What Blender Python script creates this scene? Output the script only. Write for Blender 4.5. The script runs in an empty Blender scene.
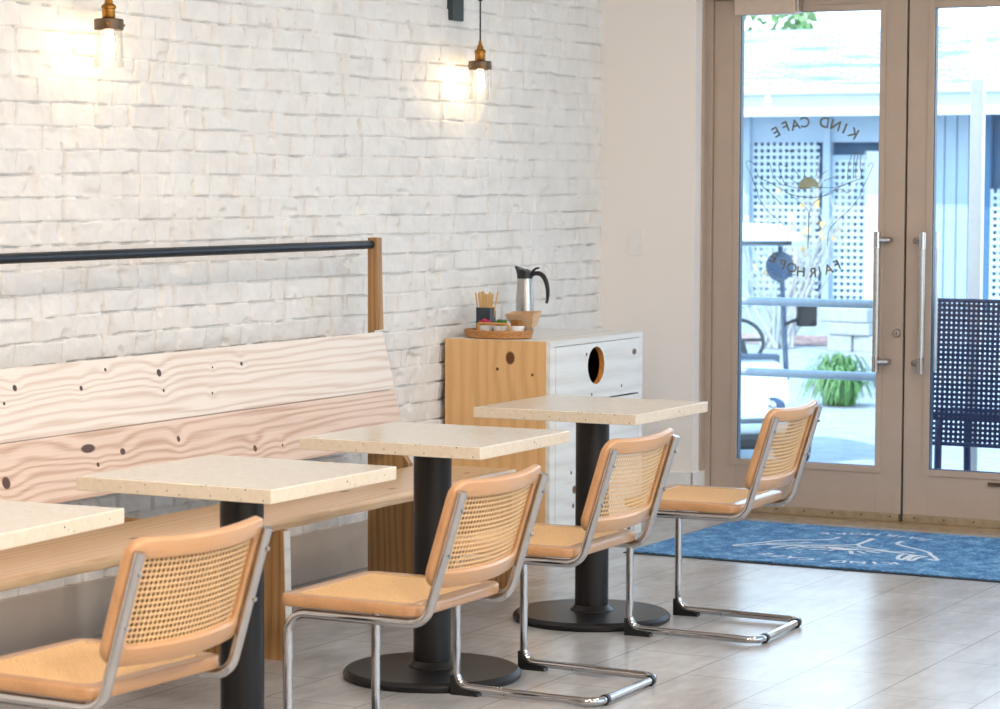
import bpy, bmesh, math, random
import numpy as np
from mathutils import Vector, Matrix, Euler
random.seed(7)
rng = np.random.default_rng(11)
PI = math.pi
SC = bpy.context.scene
COL = SC.collection

# ------------------------------------------------------------------ helpers
class MB:
    def __init__(s):
        s.v = []; s.f = []; s.m = []; s.cur = 0
    def add(s, vs, fs, mi=None):
        o = len(s.v); s.v += [tuple(v) for v in vs]
        s.f += [tuple(i + o for i in f) for f in fs]
        s.m += [s.cur if mi is None else mi] * len(fs)
        return s
    def box(s, x0, x1, y0, y1, z0, z1, bev=0.0, M=None):
        bm = bmesh.new()
        bmesh.ops.create_cube(bm, size=1.0)
        for v in bm.verts:
            v.co = Vector(((x0 + x1) / 2 + v.co.x * (x1 - x0), (y0 + y1) / 2 + v.co.y * (y1 - y0), (z0 + z1) / 2 + v.co.z * (z1 - z0)))
        if bev > 0:
            bmesh.ops.bevel(bm, geom=list(bm.edges), offset=bev, segments=2, profile=0.6, affect='EDGES')
        return s.from_bm(bm, M)
    def from_bm(s, bm, M=None):
        bm.verts.index_update()
        vs = [(M @ v.co) if M else v.co.copy() for v in bm.verts]
        fs = [[v.index for v in f.verts] for f in bm.faces]
        bm.free()
        return s.add(vs, fs)
    def tube(s, pts, r, seg=12, caps=True, closed=False, radii=None, flat=None):
        pts = [Vector(p) for p in pts]; n = len(pts)
        T = []
        for i in range(n):
            a = pts[(i - 1) % n] if (closed or i > 0) else pts[i]
            b = pts[(i + 1) % n] if (closed or i < n - 1) else pts[i]
            d = (b - a); T.append(d.normalized() if d.length > 1e-9 else Vector((0, 0, 1)))
        up = Vector((0, 0, 1)) if abs(T[0].z) < 0.9 else Vector((1, 0, 0))
        N = (up - T[0] * up.dot(T[0])).normalized()
        vs = []; fs = []
        for i in range(n):
            if i:
                N = (N - T[i] * N.dot(T[i]))
                N = N.normalized() if N.length > 1e-6 else Vector((1, 0, 0))
            B = T[i].cross(N); rr = radii[i] if radii else r
            for k in range(seg):
                a = 2 * PI * k / seg
                vs.append(pts[i] + N * (math.cos(a) * rr) + B * (math.sin(a) * rr))
        m = n if closed else n - 1
        for i in range(m):
            for k in range(seg):
                a = i * seg + k; b = i * seg + (k + 1) % seg
                c = ((i + 1) % n) * seg + (k + 1) % seg; d = ((i + 1) % n) * seg + k
                fs.append((a, b, c, d))
        if caps and not closed:
            fs.append(tuple(reversed(range(seg)))); fs.append(tuple(range((n - 1) * seg, n * seg)))
        return s.add(vs, fs)
    def lathe(s, prof, seg=32, c=(0, 0, 0), M=None, sx=1, sy=1):
        vs = []; fs = []; n = len(prof)
        for (r, z) in prof:
            for k in range(seg):
                a = 2 * PI * k / seg
                p = Vector((c[0] + r * sx * math.cos(a), c[1] + r * sy * math.sin(a), c[2] + z))
                vs.append(M @ p if M else p)
        for i in range(n - 1):
            for k in range(seg):
                fs.append((i * seg + k, i * seg + (k + 1) % seg, (i + 1) * seg + (k + 1) % seg, (i + 1) * seg + k))
        if prof[0][0] > 1e-6: fs.append(tuple(reversed(range(seg))))
        if prof[-1][0] > 1e-6: fs.append(tuple(range((n - 1) * seg, n * seg)))
        return s.add(vs, fs)
    def prism(s, poly, fn, a, b):
        """poly: 2-D points, fn(u, v, w) -> 3-D point, extruded from w=a to w=b"""
        n = len(poly)
        vs = [fn(u, v, a) for u, v in poly] + [fn(u, v, b) for u, v in poly]
        fs = [tuple(reversed(range(n))), tuple(range(n, 2 * n))]
        fs += [(i, (i + 1) % n, n + (i + 1) % n, n + i) for i in range(n)]
        return s.add(vs, fs)

def obj(name, mb, mat, parent=None, smooth=None, norm=True):
    me = bpy.data.meshes.new(name)
    me.from_pydata([tuple(v) for v in mb.v], [], mb.f)
    mats = mat if isinstance(mat, (list, tuple)) else [mat]
    for m in mats: me.materials.append(m)
    if len(mats) > 1: me.polygons.foreach_set('material_index', mb.m)
    if norm:
        bm = bmesh.new(); bm.from_mesh(me)
        bmesh.ops.recalc_face_normals(bm, faces=bm.faces); bm.to_mesh(me); bm.free()
    if smooth is not None:
        me.shade_smooth()
        try: me.set_sharp_from_angle(angle=math.radians(smooth))
        except Exception: pass
    o = bpy.data.objects.new(name, me); COL.objects.link(o)
    if parent: o.parent = parent
    return o

def tag(o, label=None, cat=None, group=None, kind=None):
    if label: o['label'] = label
    if cat: o['category'] = cat
    if group: o['group'] = group
    if kind: o['kind'] = kind
    return o

def thing(name, label, cat, loc=(0, 0, 0), rz=0.0, group=None, kind=None):
    o = bpy.data.objects.new(name, None); COL.objects.link(o)
    o.empty_display_size = 0.1
    o.location = loc; o.rotation_euler = (0, 0, rz)
    return tag(o, label, cat, group, kind)

def copy_tree(o, parent=None):
    c = o.copy(); COL.objects.link(c)
    if parent: c.parent = parent
    for ch in list(o.children): copy_tree(ch, c)
    return c

def fillet(pts, rad, n=7):
    """polyline with rounded corners; rad: radius per inner point"""
    pts = [Vector(p) for p in pts]; out = [pts[0]]
    for i in range(1, len(pts) - 1):
        p = pts[i]; a = (pts[i - 1] - p).normalized(); b = (pts[i + 1] - p).normalized()
        ang = a.angle(b); r = rad[i - 1]
        d = r / math.tan(ang / 2); c = p + (a + b).normalized() * (r / math.sin(ang / 2))
        s = p + a * d - c; e = p + b * d - c
        th = s.angle(e)
        for k in range(n + 1):
            t = k / n
            q = (s * math.sin((1 - t) * th) + e * math.sin(t * th)) / math.sin(th)
            out.append(c + q)
    out.append(pts[-1]); return out

# ------------------------------------------------------------------ materials
def srgb(r, g, b):
    f = lambda c: (c / 255 / 12.92) if c / 255 <= 0.04045 else ((c / 255 + 0.055) / 1.055) ** 2.4
    return (f(r), f(g), f(b), 1.0)

class NT:
    def __init__(s, name):
        s.mat = bpy.data.materials.new(name); s.mat.use_nodes = True
        s.t = s.mat.node_tree; s.n = s.t.nodes; s.l = s.t.links
        s.p = s.n['Principled BSDF']; s.out = s.n['Material Output']
    def node(s, ty, **kw):
        x = s.n.new(ty)
        for k, v in kw.items():
            if k.startswith('i_'):
                x.inputs[int(k[2:])].default_value = v
            else: setattr(x, k, v)
        return x
    def link(s, a, b): s.l.new(a, b)
    def coord(s, scale=(1, 1, 1), loc=(0, 0, 0), rot=(0, 0, 0), kind='Object'):
        tc = s.node('ShaderNodeTexCoord'); mp = s.node('ShaderNodeMapping')
        mp.inputs['Scale'].default_value = scale; mp.inputs['Location'].default_value = loc; mp.inputs['Rotation'].default_value = rot
        s.link(tc.outputs[kind], mp.inputs['Vector']); return mp.outputs['Vector']
    def noise(s, vec, scale, detail=4, rough=0.55, dist=0.0):
        n = s.node('ShaderNodeTexNoise'); n.inputs['Scale'].default_value = scale; n.inputs['Detail'].default_value = detail
        n.inputs['Roughness'].default_value = rough; n.inputs['Distortion'].default_value = dist
        s.link(vec, n.inputs['Vector']); return n.outputs['Fac']
    def ramp(s, fac, stops):
        r = s.node('ShaderNodeValToRGB'); e = r.color_ramp.elements
        while len(e) < len(stops): e.new(0.5)
        for k, (p, c) in enumerate(stops): e[k].position = p; e[k].color = c
        s.link(fac, r.inputs['Fac']); return r.outputs['Color']
    def math(s, op, a, b=None, clamp=False):
        m = s.node('ShaderNodeMath', operation=op); m.use_clamp = clamp
        for i, x in enumerate((a, b)):
            if x is None: continue
            if isinstance(x, (int, float)): m.inputs[i].default_value = x
            else: s.link(x, m.inputs[i])
        return m.outputs[0]
    def mix(s, fac, a, b, mode='MIX'):
        m = s.node('ShaderNodeMix', data_type='RGBA', blend_type=mode)
        for sock, x in ((m.inputs[0], fac), (m.inputs[6], a), (m.inputs[7], b)):
            if isinstance(x, (int, float, tuple)): sock.default_value = x
            else: s.link(x, sock)
        return m.outputs[2]
    def bump(s, h, strength=0.3, dist=0.01):
        b = s.node('ShaderNodeBump'); b.inputs['Strength'].default_value = strength; b.inputs['Distance'].default_value = dist
        s.link(h, b.inputs['Height']); s.link(b.outputs['Normal'], s.p.inputs['Normal'])
    def set(s, **kw):
        for k, v in kw.items():
            i = s.p.inputs[k.replace('_', ' ')]
            if isinstance(v, (int, float, tuple)): i.default_value = v
            else: s.link(v, i)
        return s

def simple(name, col, rough=0.5, metal=0.0, vary=0.06, nscale=30, bump=0.0, **kw):
    t = NT(name); v = t.coord()
    n = t.noise(v, nscale)
    dark = tuple(c * (1 - vary * 2) for c in col[:3]) + (1,); light = tuple(min(1, c * (1 + vary)) for c in col[:3]) + (1,)
    t.set(Base_Color=t.ramp(n, [(0.3, dark), (0.7, light)]), Roughness=rough, Metallic=metal, **kw)
    if bump: t.bump(n, bump, 0.004)
    return t.mat

def wood(name, light, dark, axis='Y', ring=18.0, fibre=220.0, rough=0.45, knots=(), contrast=1.0, knotcol=srgb(60, 38, 28), wash=None, coat=0.0, halo=None):
    """grain runs along axis; knots: list of (x, y, z, radius, stretch)"""
    t = NT(name); ai = 'XYZ'.index(axis)
    sc = [1.0, 1.0, 1.0]; sc[ai] = 0.09
    vec = t.coord(scale=tuple(sc))
    tc = t.node('ShaderNodeTexCoord')
    warp = t.noise(vec, 5.0, 3)
    sep = t.node('ShaderNodeSeparateXYZ'); t.link(vec, sep.inputs[0])
    others = [i for i in range(3) if i != ai]
    base = t.math('ADD', t.math('ADD', sep.outputs[others[0]], sep.outputs[others[1]]), t.math('MULTIPLY', warp, 0.16))
    kacc = None
    for (kx, ky, kz, kr, ks) in knots:
        sub = t.node('ShaderNodeVectorMath', operation='SUBTRACT'); t.link(tc.outputs['Object'], sub.inputs[0]); sub.inputs[1].default_value = (kx, ky, kz)
        mul = t.node('ShaderNodeVectorMath', operation='MULTIPLY'); t.link(sub.outputs[0], mul.inputs[0])
        m3 = [1 / kr] * 3; m3[ai] = 1 / (kr * ks); mul.inputs[1].default_value = m3
        ln = t.node('ShaderNodeVectorMath', operation='LENGTH'); t.link(mul.outputs[0], ln.inputs[0])
        d = ln.outputs['Value']
        # grain bends around the knot
        g = t.math('MULTIPLY', t.math('POWER', 2.0, t.math('MULTIPLY', t.math('MULTIPLY', d, d), -0.05)), kr * 1.5)
        base = t.math('ADD', base, g)
        k = t.math('SUBTRACT', 1.15, d, clamp=True)
        kacc = k if kacc is None else t.math('MAXIMUM', kacc, k)
    rings = t.math('SINE', t.math('MULTIPLY', base, ring * 2 * PI))
    rings = t.math('ADD', t.math('MULTIPLY', rings, 0.5), 0.5)
    rings = t.math('POWER', rings, 1.8)
    fs = [fibre] * 3; fs[ai] = fibre * 0.02
    fib = t.noise(t.coord(scale=tuple(fs)), 1.0, 3)
    big = t.noise(t.coord(scale=tuple(1 if i != ai else 0.3 for i in range(3))), 6.0, 2)
    fac = t.math('ADD', t.math('MULTIPLY', rings, 0.55 * contrast), t.math('ADD', t.math('MULTIPLY', t.math('SUBTRACT', fib, 0.5), 0.9), t.math('MULTIPLY', t.math('SUBTRACT', big, 0.5), 0.5)), clamp=True)
    col = t.mix(fac, light, dark)
    if kacc is not None:
        col = t.mix(t.math('MULTIPLY', kacc, 3.5, clamp=True), col, knotcol)
    t.set(Base_Color=col, Roughness=rough)
    if coat: t.set(Coat_Weight=coat, Coat_Roughness=0.15)
    t.bump(fac, 0.12, 0.002)
    return t.mat

M = {}
# --- painted brick, plaster
t = NT('painted_brick'); v = t.coord(); n1 = t.noise(v, 60, 5); n2 = t.noise(v, 9, 3)
t.set(Base_Color=t.ramp(n2, [(0.3, srgb(232, 228, 223)), (0.7, srgb(241, 238, 234))]), Roughness=0.62)
t.bump(n1, 0.25, 0.004); M['brick'] = t.mat
t = NT('plaster'); v = t.coord(); n1 = t.noise(v, 180, 3)
t.set(Base_Color=srgb(243, 236, 229), Roughness=0.7); t.bump(n1, 0.08, 0.002); M['plaster'] = t.mat
M['trimwhite'] = simple('white_trim_paint', srgb(238, 236, 233), 0.4, vary=0.02)
M['lowerwall'] = simple('smooth_lower_plaster', srgb(192, 178, 164), 0.6, vary=0.03, nscale=8)
M['backwall'] = simple('taupe_wall_paint', srgb(150, 140, 131), 0.6, vary=0.03)
M['ceiling'] = simple('ceiling_paint', srgb(240, 238, 235), 0.8, vary=0.02)
# --- floor tile
t = NT('floor_tile')
vec = t.coord(loc=(1.27 + 0.61 * 20, -1.575 + 0.31 * 20, 0), rot=(0, 0, 0))
tc = t.node('ShaderNodeTexCoord'); sp = t.node('ShaderNodeSeparateXYZ'); t.link(tc.outputs['Object'], sp.inputs[0])
cb = t.node('ShaderNodeCombineXYZ')
t.link(t.math('ADD', sp.outputs[1], 1.27 + 0.61 * 20), cb.inputs[0]); t.link(t.math('ADD', sp.outputs[0], -1.575 + 0.31 * 20), cb.inputs[1])
br = t.node('ShaderNodeTexBrick'); t.link(cb.outputs[0], br.inputs['Vector'])
br.offset = 0.5; br.inputs['Scale'].default_value = 1.0; br.inputs['Brick Width'].default_value = 0.61; br.inputs['Row Height'].default_value = 0.31
br.inputs['Mortar Size'].default_value = 0.0020; br.inputs['Mortar Smooth'].default_value = 0.2; br.inputs['Bias'].default_value = 0.0
br.inputs['Color1'].default_value = (0.46, 0.46, 0.46, 1); br.inputs['Color2'].default_value = (0.54, 0.54, 0.54, 1); br.inputs['Mortar'].default_value = (0.5, 0.5, 0.5, 1)
n1 = t.noise(t.coord(scale=(1, 0.5, 1), loc=(3.3, 7.1, .37)), 5, 4, 0.6); n2 = t.noise(t.coord(scale=(1, .35, 1), loc=(1.7, 2.3, .41)), 26, 3)
mott = t.math('ADD', t.math('MULTIPLY', n1, 0.65), t.math('MULTIPLY', n2, 0.35))
base = t.ramp(mott, [(0.3, srgb(156, 154, 152)), (0.7, srgb(194, 194, 194))])
base = t.mix(br.outputs['Fac'], base, srgb(118, 116, 114))
t.set(Base_Color=base, Roughness=t.math('ADD', t.math('MULTIPLY', n1, 0.02), 0.235), IOR=1.6); M['floor'] = t.mat
# --- terrazzo
t = NT('terrazzo_top'); v = t.coord()
vo = t.node('ShaderNodeTexVoronoi'); vo.inputs['Scale'].default_value = 74.3; vo.inputs['Randomness'].default_value = 1.0; t.link(v, vo.inputs['Vector'])
sepc = t.node('ShaderNodeSeparateColor'); t.link(vo.outputs['Color'], sepc.inputs[0])
pick = t.math('GREATER_THAN', sepc.outputs[0], 0.70)
size = t.math('MULTIPLY', sepc.outputs[1], 0.22)
spot = t.math('MULTIPLY', pick, t.math('LESS_THAN', vo.outputs['Distance'], size))
chip = t.ramp(sepc.outputs[2], [(0.0, srgb(40, 38, 36)), (0.55, srgb(84, 72, 60)), (0.8, srgb(150, 112, 74)), (1.0, srgb(176, 160, 140))])
n1 = t.noise(v, 60, 4)
base = t.ramp(n1, [(0.3, srgb(216, 203, 181)), (0.7, srgb(226, 215, 196))])
t.set(Base_Color=t.mix(spot, base, chip), Roughness=0.2, IOR=1.5, Coat_Weight=0.5, Coat_Roughness=0.13); M['terrazzo'] = t.mat
# --- metals
t = NT('polished_chrome'); n1 = t.noise(t.coord(), 40, 2)
t.set(Base_Color=srgb(188, 188, 190), Metallic=1.0, Roughness=t.math('ADD', t.math('MULTIPLY', n1, 0.06), 0.05)); M['chrome'] = t.mat
M['steel'] = simple('brushed_steel', srgb(190, 188, 185), 0.28, 1.0, nscale=60)
M['black'] = simple('black_powder_coat', srgb(30, 29, 30), 0.38, 0.3, nscale=200, bump=0.05)
M['blackplastic'] = simple('black_plastic', srgb(24, 24, 26), 0.35)
M['darkrail'] = simple('dark_steel_pipe', srgb(52, 58, 66), 0.35, 0.7, nscale=20)
M['brass'] = simple('aged_brass', srgb(176, 124, 58), 0.35, 1.0, vary=0.15, nscale=40)
M['bronze'] = simple('dark_bronze', srgb(112, 92, 74), 0.4, 0.8, vary=0.1)
M['taupe'] = simple('taupe_aluminium', srgb(188, 169, 153), 0.45, 0.15, vary=0.02, nscale=12)
M['gasket'] = simple('black_gasket', srgb(18, 17, 17), 0.7)
M['threshold'] = simple('threshold_metal', srgb(184, 164, 136), 0.4, 0.6, vary=0.08)
M['satinbox'] = simple('satin_closer_cover', srgb(205, 186, 170), 0.35, 0.4, vary=0.03)
# --- woods
M['beech'] = wood('beech_frame', srgb(190, 144, 100), srgb(154, 110, 71), 'Y', 7, 160, 0.38, contrast=0.5, coat=0.55)
M['oak'] = wood('oak_panel', srgb(182, 140, 90), srgb(118, 80, 44), 'Z', 34, 240, 0.5, contrast=0.9)
BK = [(-0.556, -2.241, 0.882, 0.0099, 1), (-0.551, -1.918, 0.859, 0.0081, 1), (-0.562, -1.775, 0.908, 0.0062, 1), (-0.556, -1.49, 0.88, 0.0124, 1), (-0.542, -1.484, 0.822, 0.0056, 1),
      (-0.555, -1.178, 0.879, 0.0043, 1), (-0.535, -1.209, 0.794, 0.0050, 1), (-0.556, -0.999, 0.88, 0.0074, 1), (-0.546, -2.305, 0.84, 0.0056, 1)]
BK2 = [(-0.491, -2.368, 0.61, 0.0186, 1), (-0.506, -1.944, 0.674, 0.0136, 2.6), (-0.5, -1.77, 0.649, 0.0105, 1.3), (-0.503, -1.456, 0.662, 0.0099, 0.9),
       (-0.486, -1.021, 0.592, 0.0112, 1), (-0.494, -1.91, 0.621, 0.0074, 1), (-0.485, -0.847, 0.587, 0.0056, 1)]
M['pinetop'] = wood('washed_pine_upper', srgb(238, 226, 214), srgb(202, 172, 148), 'Y', 44, 170, 0.5, BK, 1.0)
M['pinelow'] = wood('washed_pine_lower', srgb(228, 204, 186), srgb(178, 130, 98), 'Y', 46, 170, 0.5, BK2, 1.0, srgb(84, 54, 38))
M['pineseat'] = wood('pine_seat', srgb(222, 186, 142), srgb(182, 136, 90), 'Y', 32, 150, 0.36, [(-.2, -.9, .44, .015, 2), (-.1, -.75, .44, .012, 2.5), (-.15, -2.2, .44, .012, 2), (-.1, -0.2, .44, .012, 2)], 0.9, srgb(120, 76, 50), coat=0.5)
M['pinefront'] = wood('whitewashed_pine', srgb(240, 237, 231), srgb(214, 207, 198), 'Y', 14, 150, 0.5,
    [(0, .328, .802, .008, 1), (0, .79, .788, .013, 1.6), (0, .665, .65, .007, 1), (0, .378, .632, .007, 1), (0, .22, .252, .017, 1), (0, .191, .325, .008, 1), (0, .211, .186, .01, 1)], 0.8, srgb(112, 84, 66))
M['pineside'] = wood('natural_pine_side', srgb(234, 188, 130), srgb(206, 150, 92), 'Z', 18, 150, 0.45,
    [(-.182, 0, .80, .020, 1.3), (-.241, 0, .753, .007, 1), (-.081, 0, .735, .006, 1)], 0.7, srgb(104, 58, 28))
M['holewood'] = wood('raw_pine_rim', srgb(224, 150, 70), srgb(196, 118, 46), 'Y', 30, 200, 0.5)
M['cabdark'] = simple('cabinet_inside', srgb(92, 66, 48), 0.7)
# --- cane
t = NT('woven_cane'); v = t.coord(scale=(1, 1, 1))
n1 = t.noise(v, 260, 2); n2 = t.noise(v, 30, 2)
t.set(Base_Color=t.mix(n2, t.ramp(n1, [(0.3, srgb(198, 156, 108)), (0.7, srgb(232, 198, 150))]), srgb(216, 178, 130)), Roughness=0.45)
t.bump(n1, 0.3, 0.002); M['cane'] = t.mat
# --- glass
def glass(name, tint=(1, 1, 1, 1), refl=1.0):
    t = NT(name); t.n.remove(t.p)
    fr = t.node('ShaderNodeFresnel'); fr.inputs['IOR'].default_value = 1.45
    tr = t.node('ShaderNodeBsdfTransparent'); tr.inputs[0].default_value = tint
    gl = t.node('ShaderNodeBsdfGlossy'); gl.inputs['Roughness'].default_value = 0.02
    n = t.noise(t.coord(), 2.0, 1)
    mx = t.node('ShaderNodeMixShader'); t.link(t.math('MULTIPLY', fr.outputs[0], t.math('ADD', t.math('MULTIPLY', n, 0.02), refl)), mx.inputs[0])
    t.link(tr.outputs[0], mx.inputs[1]); t.link(gl.outputs[0], mx.inputs[2]); t.link(mx.outputs[0], t.out.inputs['Surface'])
    return t.mat
M['glass'] = glass('door_glass', (0.95, 0.985, 1.0, 1), 0.7)
M['jar'] = glass('clear_jar_glass', (1.0, 1.0, 0.99, 1), 0.35)
def emit(name, col, st):
    t = NT(name); n = t.noise(t.coord(), 30, 1)
    t.set(Base_Color=(0.8, 0.7, 0.5, 1), Emission_Color=t.ramp(n, [(0.3, col), (0.7, tuple(min(1, c * 1.05) for c in col[:3]) + (1,))]), Emission_Strength=st); return t.mat
M['bulb'] = emit('glowing_bulb', (1.0, 0.70, 0.38, 1), 55.0)
# --- decals, mat
M['decal'] = simple('grey_green_vinyl', srgb(112, 118, 106), 0.6)
M['decalfill'] = simple('sage_vinyl', srgb(172, 182, 156), 0.6)
t = NT('mat_pile'); n1 = t.noise(t.coord(), 75, 4, 0.75); n2 = t.noise(t.coord(), 14, 4)
t.set(Base_Color=t.ramp(t.math('ADD', t.math('MULTIPLY', n1, 0.6), t.math('MULTIPLY', n2, 0.4)), [(0.38, srgb(44, 92, 146)), (0.51, srgb(90, 146, 194)), (0.64, srgb(158, 202, 230))]), Roughness=0.95)
t.bump(n1, 0.9, 0.006); M['mat'] = t.mat
M['matrubber'] = simple('mat_rubber_edge', srgb(24, 34, 48), 0.7)
t = NT('mat_print'); n1 = t.noise(t.coord(), 120, 4, 0.7)
t.set(Base_Color=t.ramp(n1, [(0.35, srgb(190, 212, 230)), (0.6, srgb(242, 246, 249))]), Roughness=0.95); M['matprint'] = t.mat
# --- small things
M['rattan'] = simple('rattan', srgb(204, 146, 86), 0.55, vary=0.2, nscale=160, bump=0.5)
M['rodwood'] = simple('honey_wood_rod', srgb(206, 150, 82), 0.5)
M['stirwood'] = simple('birch_stick', srgb(226, 186, 126), 0.6, vary=0.08)
M['slate'] = simple('slate_box', srgb(50, 62, 70), 0.45)
M['ceramic'] = simple('white_ceramic', srgb(238, 236, 232), 0.25, vary=0.01)
M['pink'] = simple('pink_paper', srgb(214, 54, 96), 0.6)
M['green'] = simple('green_paper', srgb(84, 132, 70), 0.6)
M['brown'] = simple('raw_sugar_paper', srgb(170, 116, 62), 0.6)
M['kraft'] = simple('kraft_paper', srgb(220, 184, 146), 0.75, vary=0.05, nscale=50)
M['switch'] = simple('switch_plate', srgb(240, 236, 230), 0.4, vary=0.01)
M['sconceplate'] = simple('dark_green_grey_plate', srgb(58, 70, 72), 0.4, 0.4)
# --- outside
M['asphalt'] = simple('pale_pavement', srgb(150, 158, 166), 0.9, vary=0.1, nscale=6, bump=0.3)
M['concrete'] = simple('porch_concrete', srgb(168, 172, 174), 0.85, vary=0.06, nscale=9)
M['galv'] = simple('galvanised_pipe', srgb(150, 166, 180), 0.45, 0.2)
M['navymetal'] = simple('navy_coated_metal', srgb(30, 46, 84), 0.45, 0.2)
M['housewhite'] = simple('white_house_paint', srgb(206, 216, 222), 0.7, vary=0.03, nscale=4)
M['houseblue'] = simple('pale_grey_house_paint', srgb(160, 182, 198), 0.75, vary=0.04, nscale=3)
M['lattice'] = simple('painted_lattice', srgb(190, 208, 220), 0.7, vary=0.03)
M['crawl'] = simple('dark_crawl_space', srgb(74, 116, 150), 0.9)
t = NT('shingles'); vec = t.coord()
br = t.node('ShaderNodeTexBrick'); t.link(vec, br.inputs['Vector']); br.inputs['Scale'].default_value = 1.0; br.inputs['Brick Width'].default_value = 0.3; br.inputs['Row Height'].default_value = 0.14
br.inputs['Mortar Size'].default_value = 0.02; br.inputs['Color1'].default_value = srgb(168, 178, 190); br.inputs['Color2'].default_value = srgb(194, 200, 206); br.inputs['Mortar'].default_value = srgb(120, 132, 148)
n1 = t.noise(t.coord(scale=(0.5, 1.6, 1), rot=(0, 0, .25)), 1.6, 5)
t.set(Base_Color=t.mix(t.ramp(n1, [(0.52, (0, 0, 0, 1)), (0.64, (1, 1, 1, 1))]), br.outputs['Color'], srgb(104, 124, 156)), Roughness=0.85); M['shingle'] = t.mat
M['cartwhite'] = simple('white_cart_body', srgb(200, 212, 220), 0.3, vary=0.02)
M['cartblue'] = simple('smoky_cart_plastic', srgb(60, 84, 110), 0.35)
M['rubber'] = simple('tyre_rubber', srgb(26, 28, 32), 0.8)
M['leaf'] = simple('strap_leaf', srgb(92, 140, 74), 0.5, vary=0.25, nscale=12)
M['treeleaf'] = simple('tree_leaf', srgb(120, 158, 96), 0.6, vary=0.3, nscale=10)
M['bark'] = simple('pale_bark', srgb(188, 188, 184), 0.8, vary=0.1)
M['yellowleaf'] = simple('amber_leaf', srgb(226, 190, 110), 0.6, vary=0.2)
M['mulch'] = simple('red_brown_mulch', srgb(176, 142, 134), 0.95, vary=0.25, nscale=14, bump=0.6)
M['stone'] = simple('pale_stone_block', srgb(168, 172, 170), 0.85, vary=0.08, nscale=12, bump=0.3)

# ------------------------------------------------------------------ the room
XW, YE, CEIL = -0.415, 2.53, 3.3       # brick face, end wall face, ceiling
XR, YB = 6.2, -9.6
def struct(name, mb, mat, smooth=None, label=None):
    return tag(obj(name, mb, mat, None, smooth), label, None, None, 'structure')

struct('floor', MB().box(XW - 0.25, XR + 0.2, YB - 0.2, 2.8, -0.2, 0.0), M['floor'], label='pale grey tiled floor')
struct('ceiling', MB().box(XW - 0.25, XR + 0.2, YB - 0.2, 2.9, CEIL, CEIL + 0.35), M['ceiling'], label='white ceiling')
struct('wall_right', MB().box(XR, XR + 0.2, YB, -4.4, 0, CEIL).box(XR, XR + .2, -4.4, 2.0, 0, .45).box(XR, XR + .2, -4.4, 2.0, 2.85, CEIL).box(XR, XR + .2, 2.0, 2.75, 0, CEIL), M['plaster'], label='white wall opposite the brick wall')
struct('wall_back', MB().box(XW - 0.2, XR + 0.2, YB - 0.2, YB, 0, CEIL), M['backwall'], label='dark taupe wall behind the seating')

# brick wall: every brick in relief, under thick paint
def vnoise(x, y, seed):
    r = np.random.default_rng(seed).random((256, 256))
    xi = np.floor(x).astype(int); yi = np.floor(y).astype(int); fx = x - xi; fy = y - yi
    fx = fx * fx * (3 - 2 * fx); fy = fy * fy * (3 - 2 * fy)
    g = lambda a, b: r[a % 256, b % 256]
    return (g(xi, yi) * (1 - fx) + g(xi + 1, yi) * fx) * (1 - fy) + (g(xi, yi + 1) * (1 - fx) + g(xi + 1, yi + 1) * fx) * fy
def hash2(a, b, k):
    h = np.sin(a * 127.1 + b * 311.7 + k * 74.7) * 43758.5453
    return h - np.floor(h)
def sstep(a, b, x):
    q = np.clip((x - a) / (b - a), 0, 1); return q * q * (3 - 2 * q)
def brick_h(y, z):
    CH, BL = 0.0765, 0.208
    zz = z + 0.012 * (vnoise(y * 1.7 + 40, z * 3.0, 1) - 0.5) + 0.006 * (vnoise(y * 9 + 11, z * 9, 2) - 0.5)
    ci = np.floor(zz / CH); fz = zz / CH - ci
    yy = y + 20 + (ci % 2) * BL * 0.5 + (hash2(ci, 3.0, 1) - 0.5) * 0.05 + 0.008 * (vnoise(y * 8, z * 12 + 70, 3) - 0.5)
    bi = np.floor(yy / BL); fy = (yy / BL - bi) * BL
    jl = (hash2(bi, ci, 2) - 0.5) * 0.05; jr = (hash2(bi + 1, ci, 2) - 0.5) * 0.05
    left = fy - jl; right = BL + jr - fy
    bid = np.where(left < 0, bi - 1, np.where(right < 0, bi + 1, bi))
    dl = np.minimum(np.abs(left), np.abs(right))
    half = hash2(bid, ci, 9) > 0.72                       # some bricks are headers
    dl = np.where(half, np.minimum(dl, np.abs(fy - BL * 0.5 - (hash2(bid, ci, 8) - .5) * .03)), dl)
    sub = np.where(half & (fy > BL * 0.5), 0.37, 0.0)
    dz = np.minimum(fz, 1 - fz) * CH
    rough = 0.004 * (vnoise(y * 60, z * 60, 4) - 0.5)
    fill = vnoise(y * 6 + 5, z * 8 + 9, 5)                # paint and mortar nearly fill some joints
    jz = 1 - sstep(0.0018, 0.0052, dz + rough * .6); jy = 1 - sstep(0.0018, 0.0055, dl + rough * .6)
    j = np.maximum(jz * sstep(0.43, 0.58, vnoise(y * 17 + 5, z * 14 + 9, 5)), jy * sstep(0.30, 0.52, vnoise(y * 12 + 90, z * 17, 6)))
    j = np.maximum(j, 0.16 * np.maximum(jz, jy))
    off = (hash2(bid, ci, 11 + 0) + sub) % 1.0
    tilt = (fz - 0.5) * (hash2(bid, ci, 5) - 0.35) * 0.010 + (fy / BL - 0.5) * (hash2(bid, ci, 6) - 0.5) * 0.009
    lump = 0.007 * (vnoise(y * 24, z * 26, 7) - 0.5) + 0.003 * (vnoise(y * 55, z * 55, 8) - 0.5)
    dent = -0.014 * sstep(0.80, 0.98, vnoise(y * 13 + 30, z * 15 + 30, 12))
    return (off - 0.5) * 0.011 + tilt + lump + dent - 0.025 * j
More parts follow.
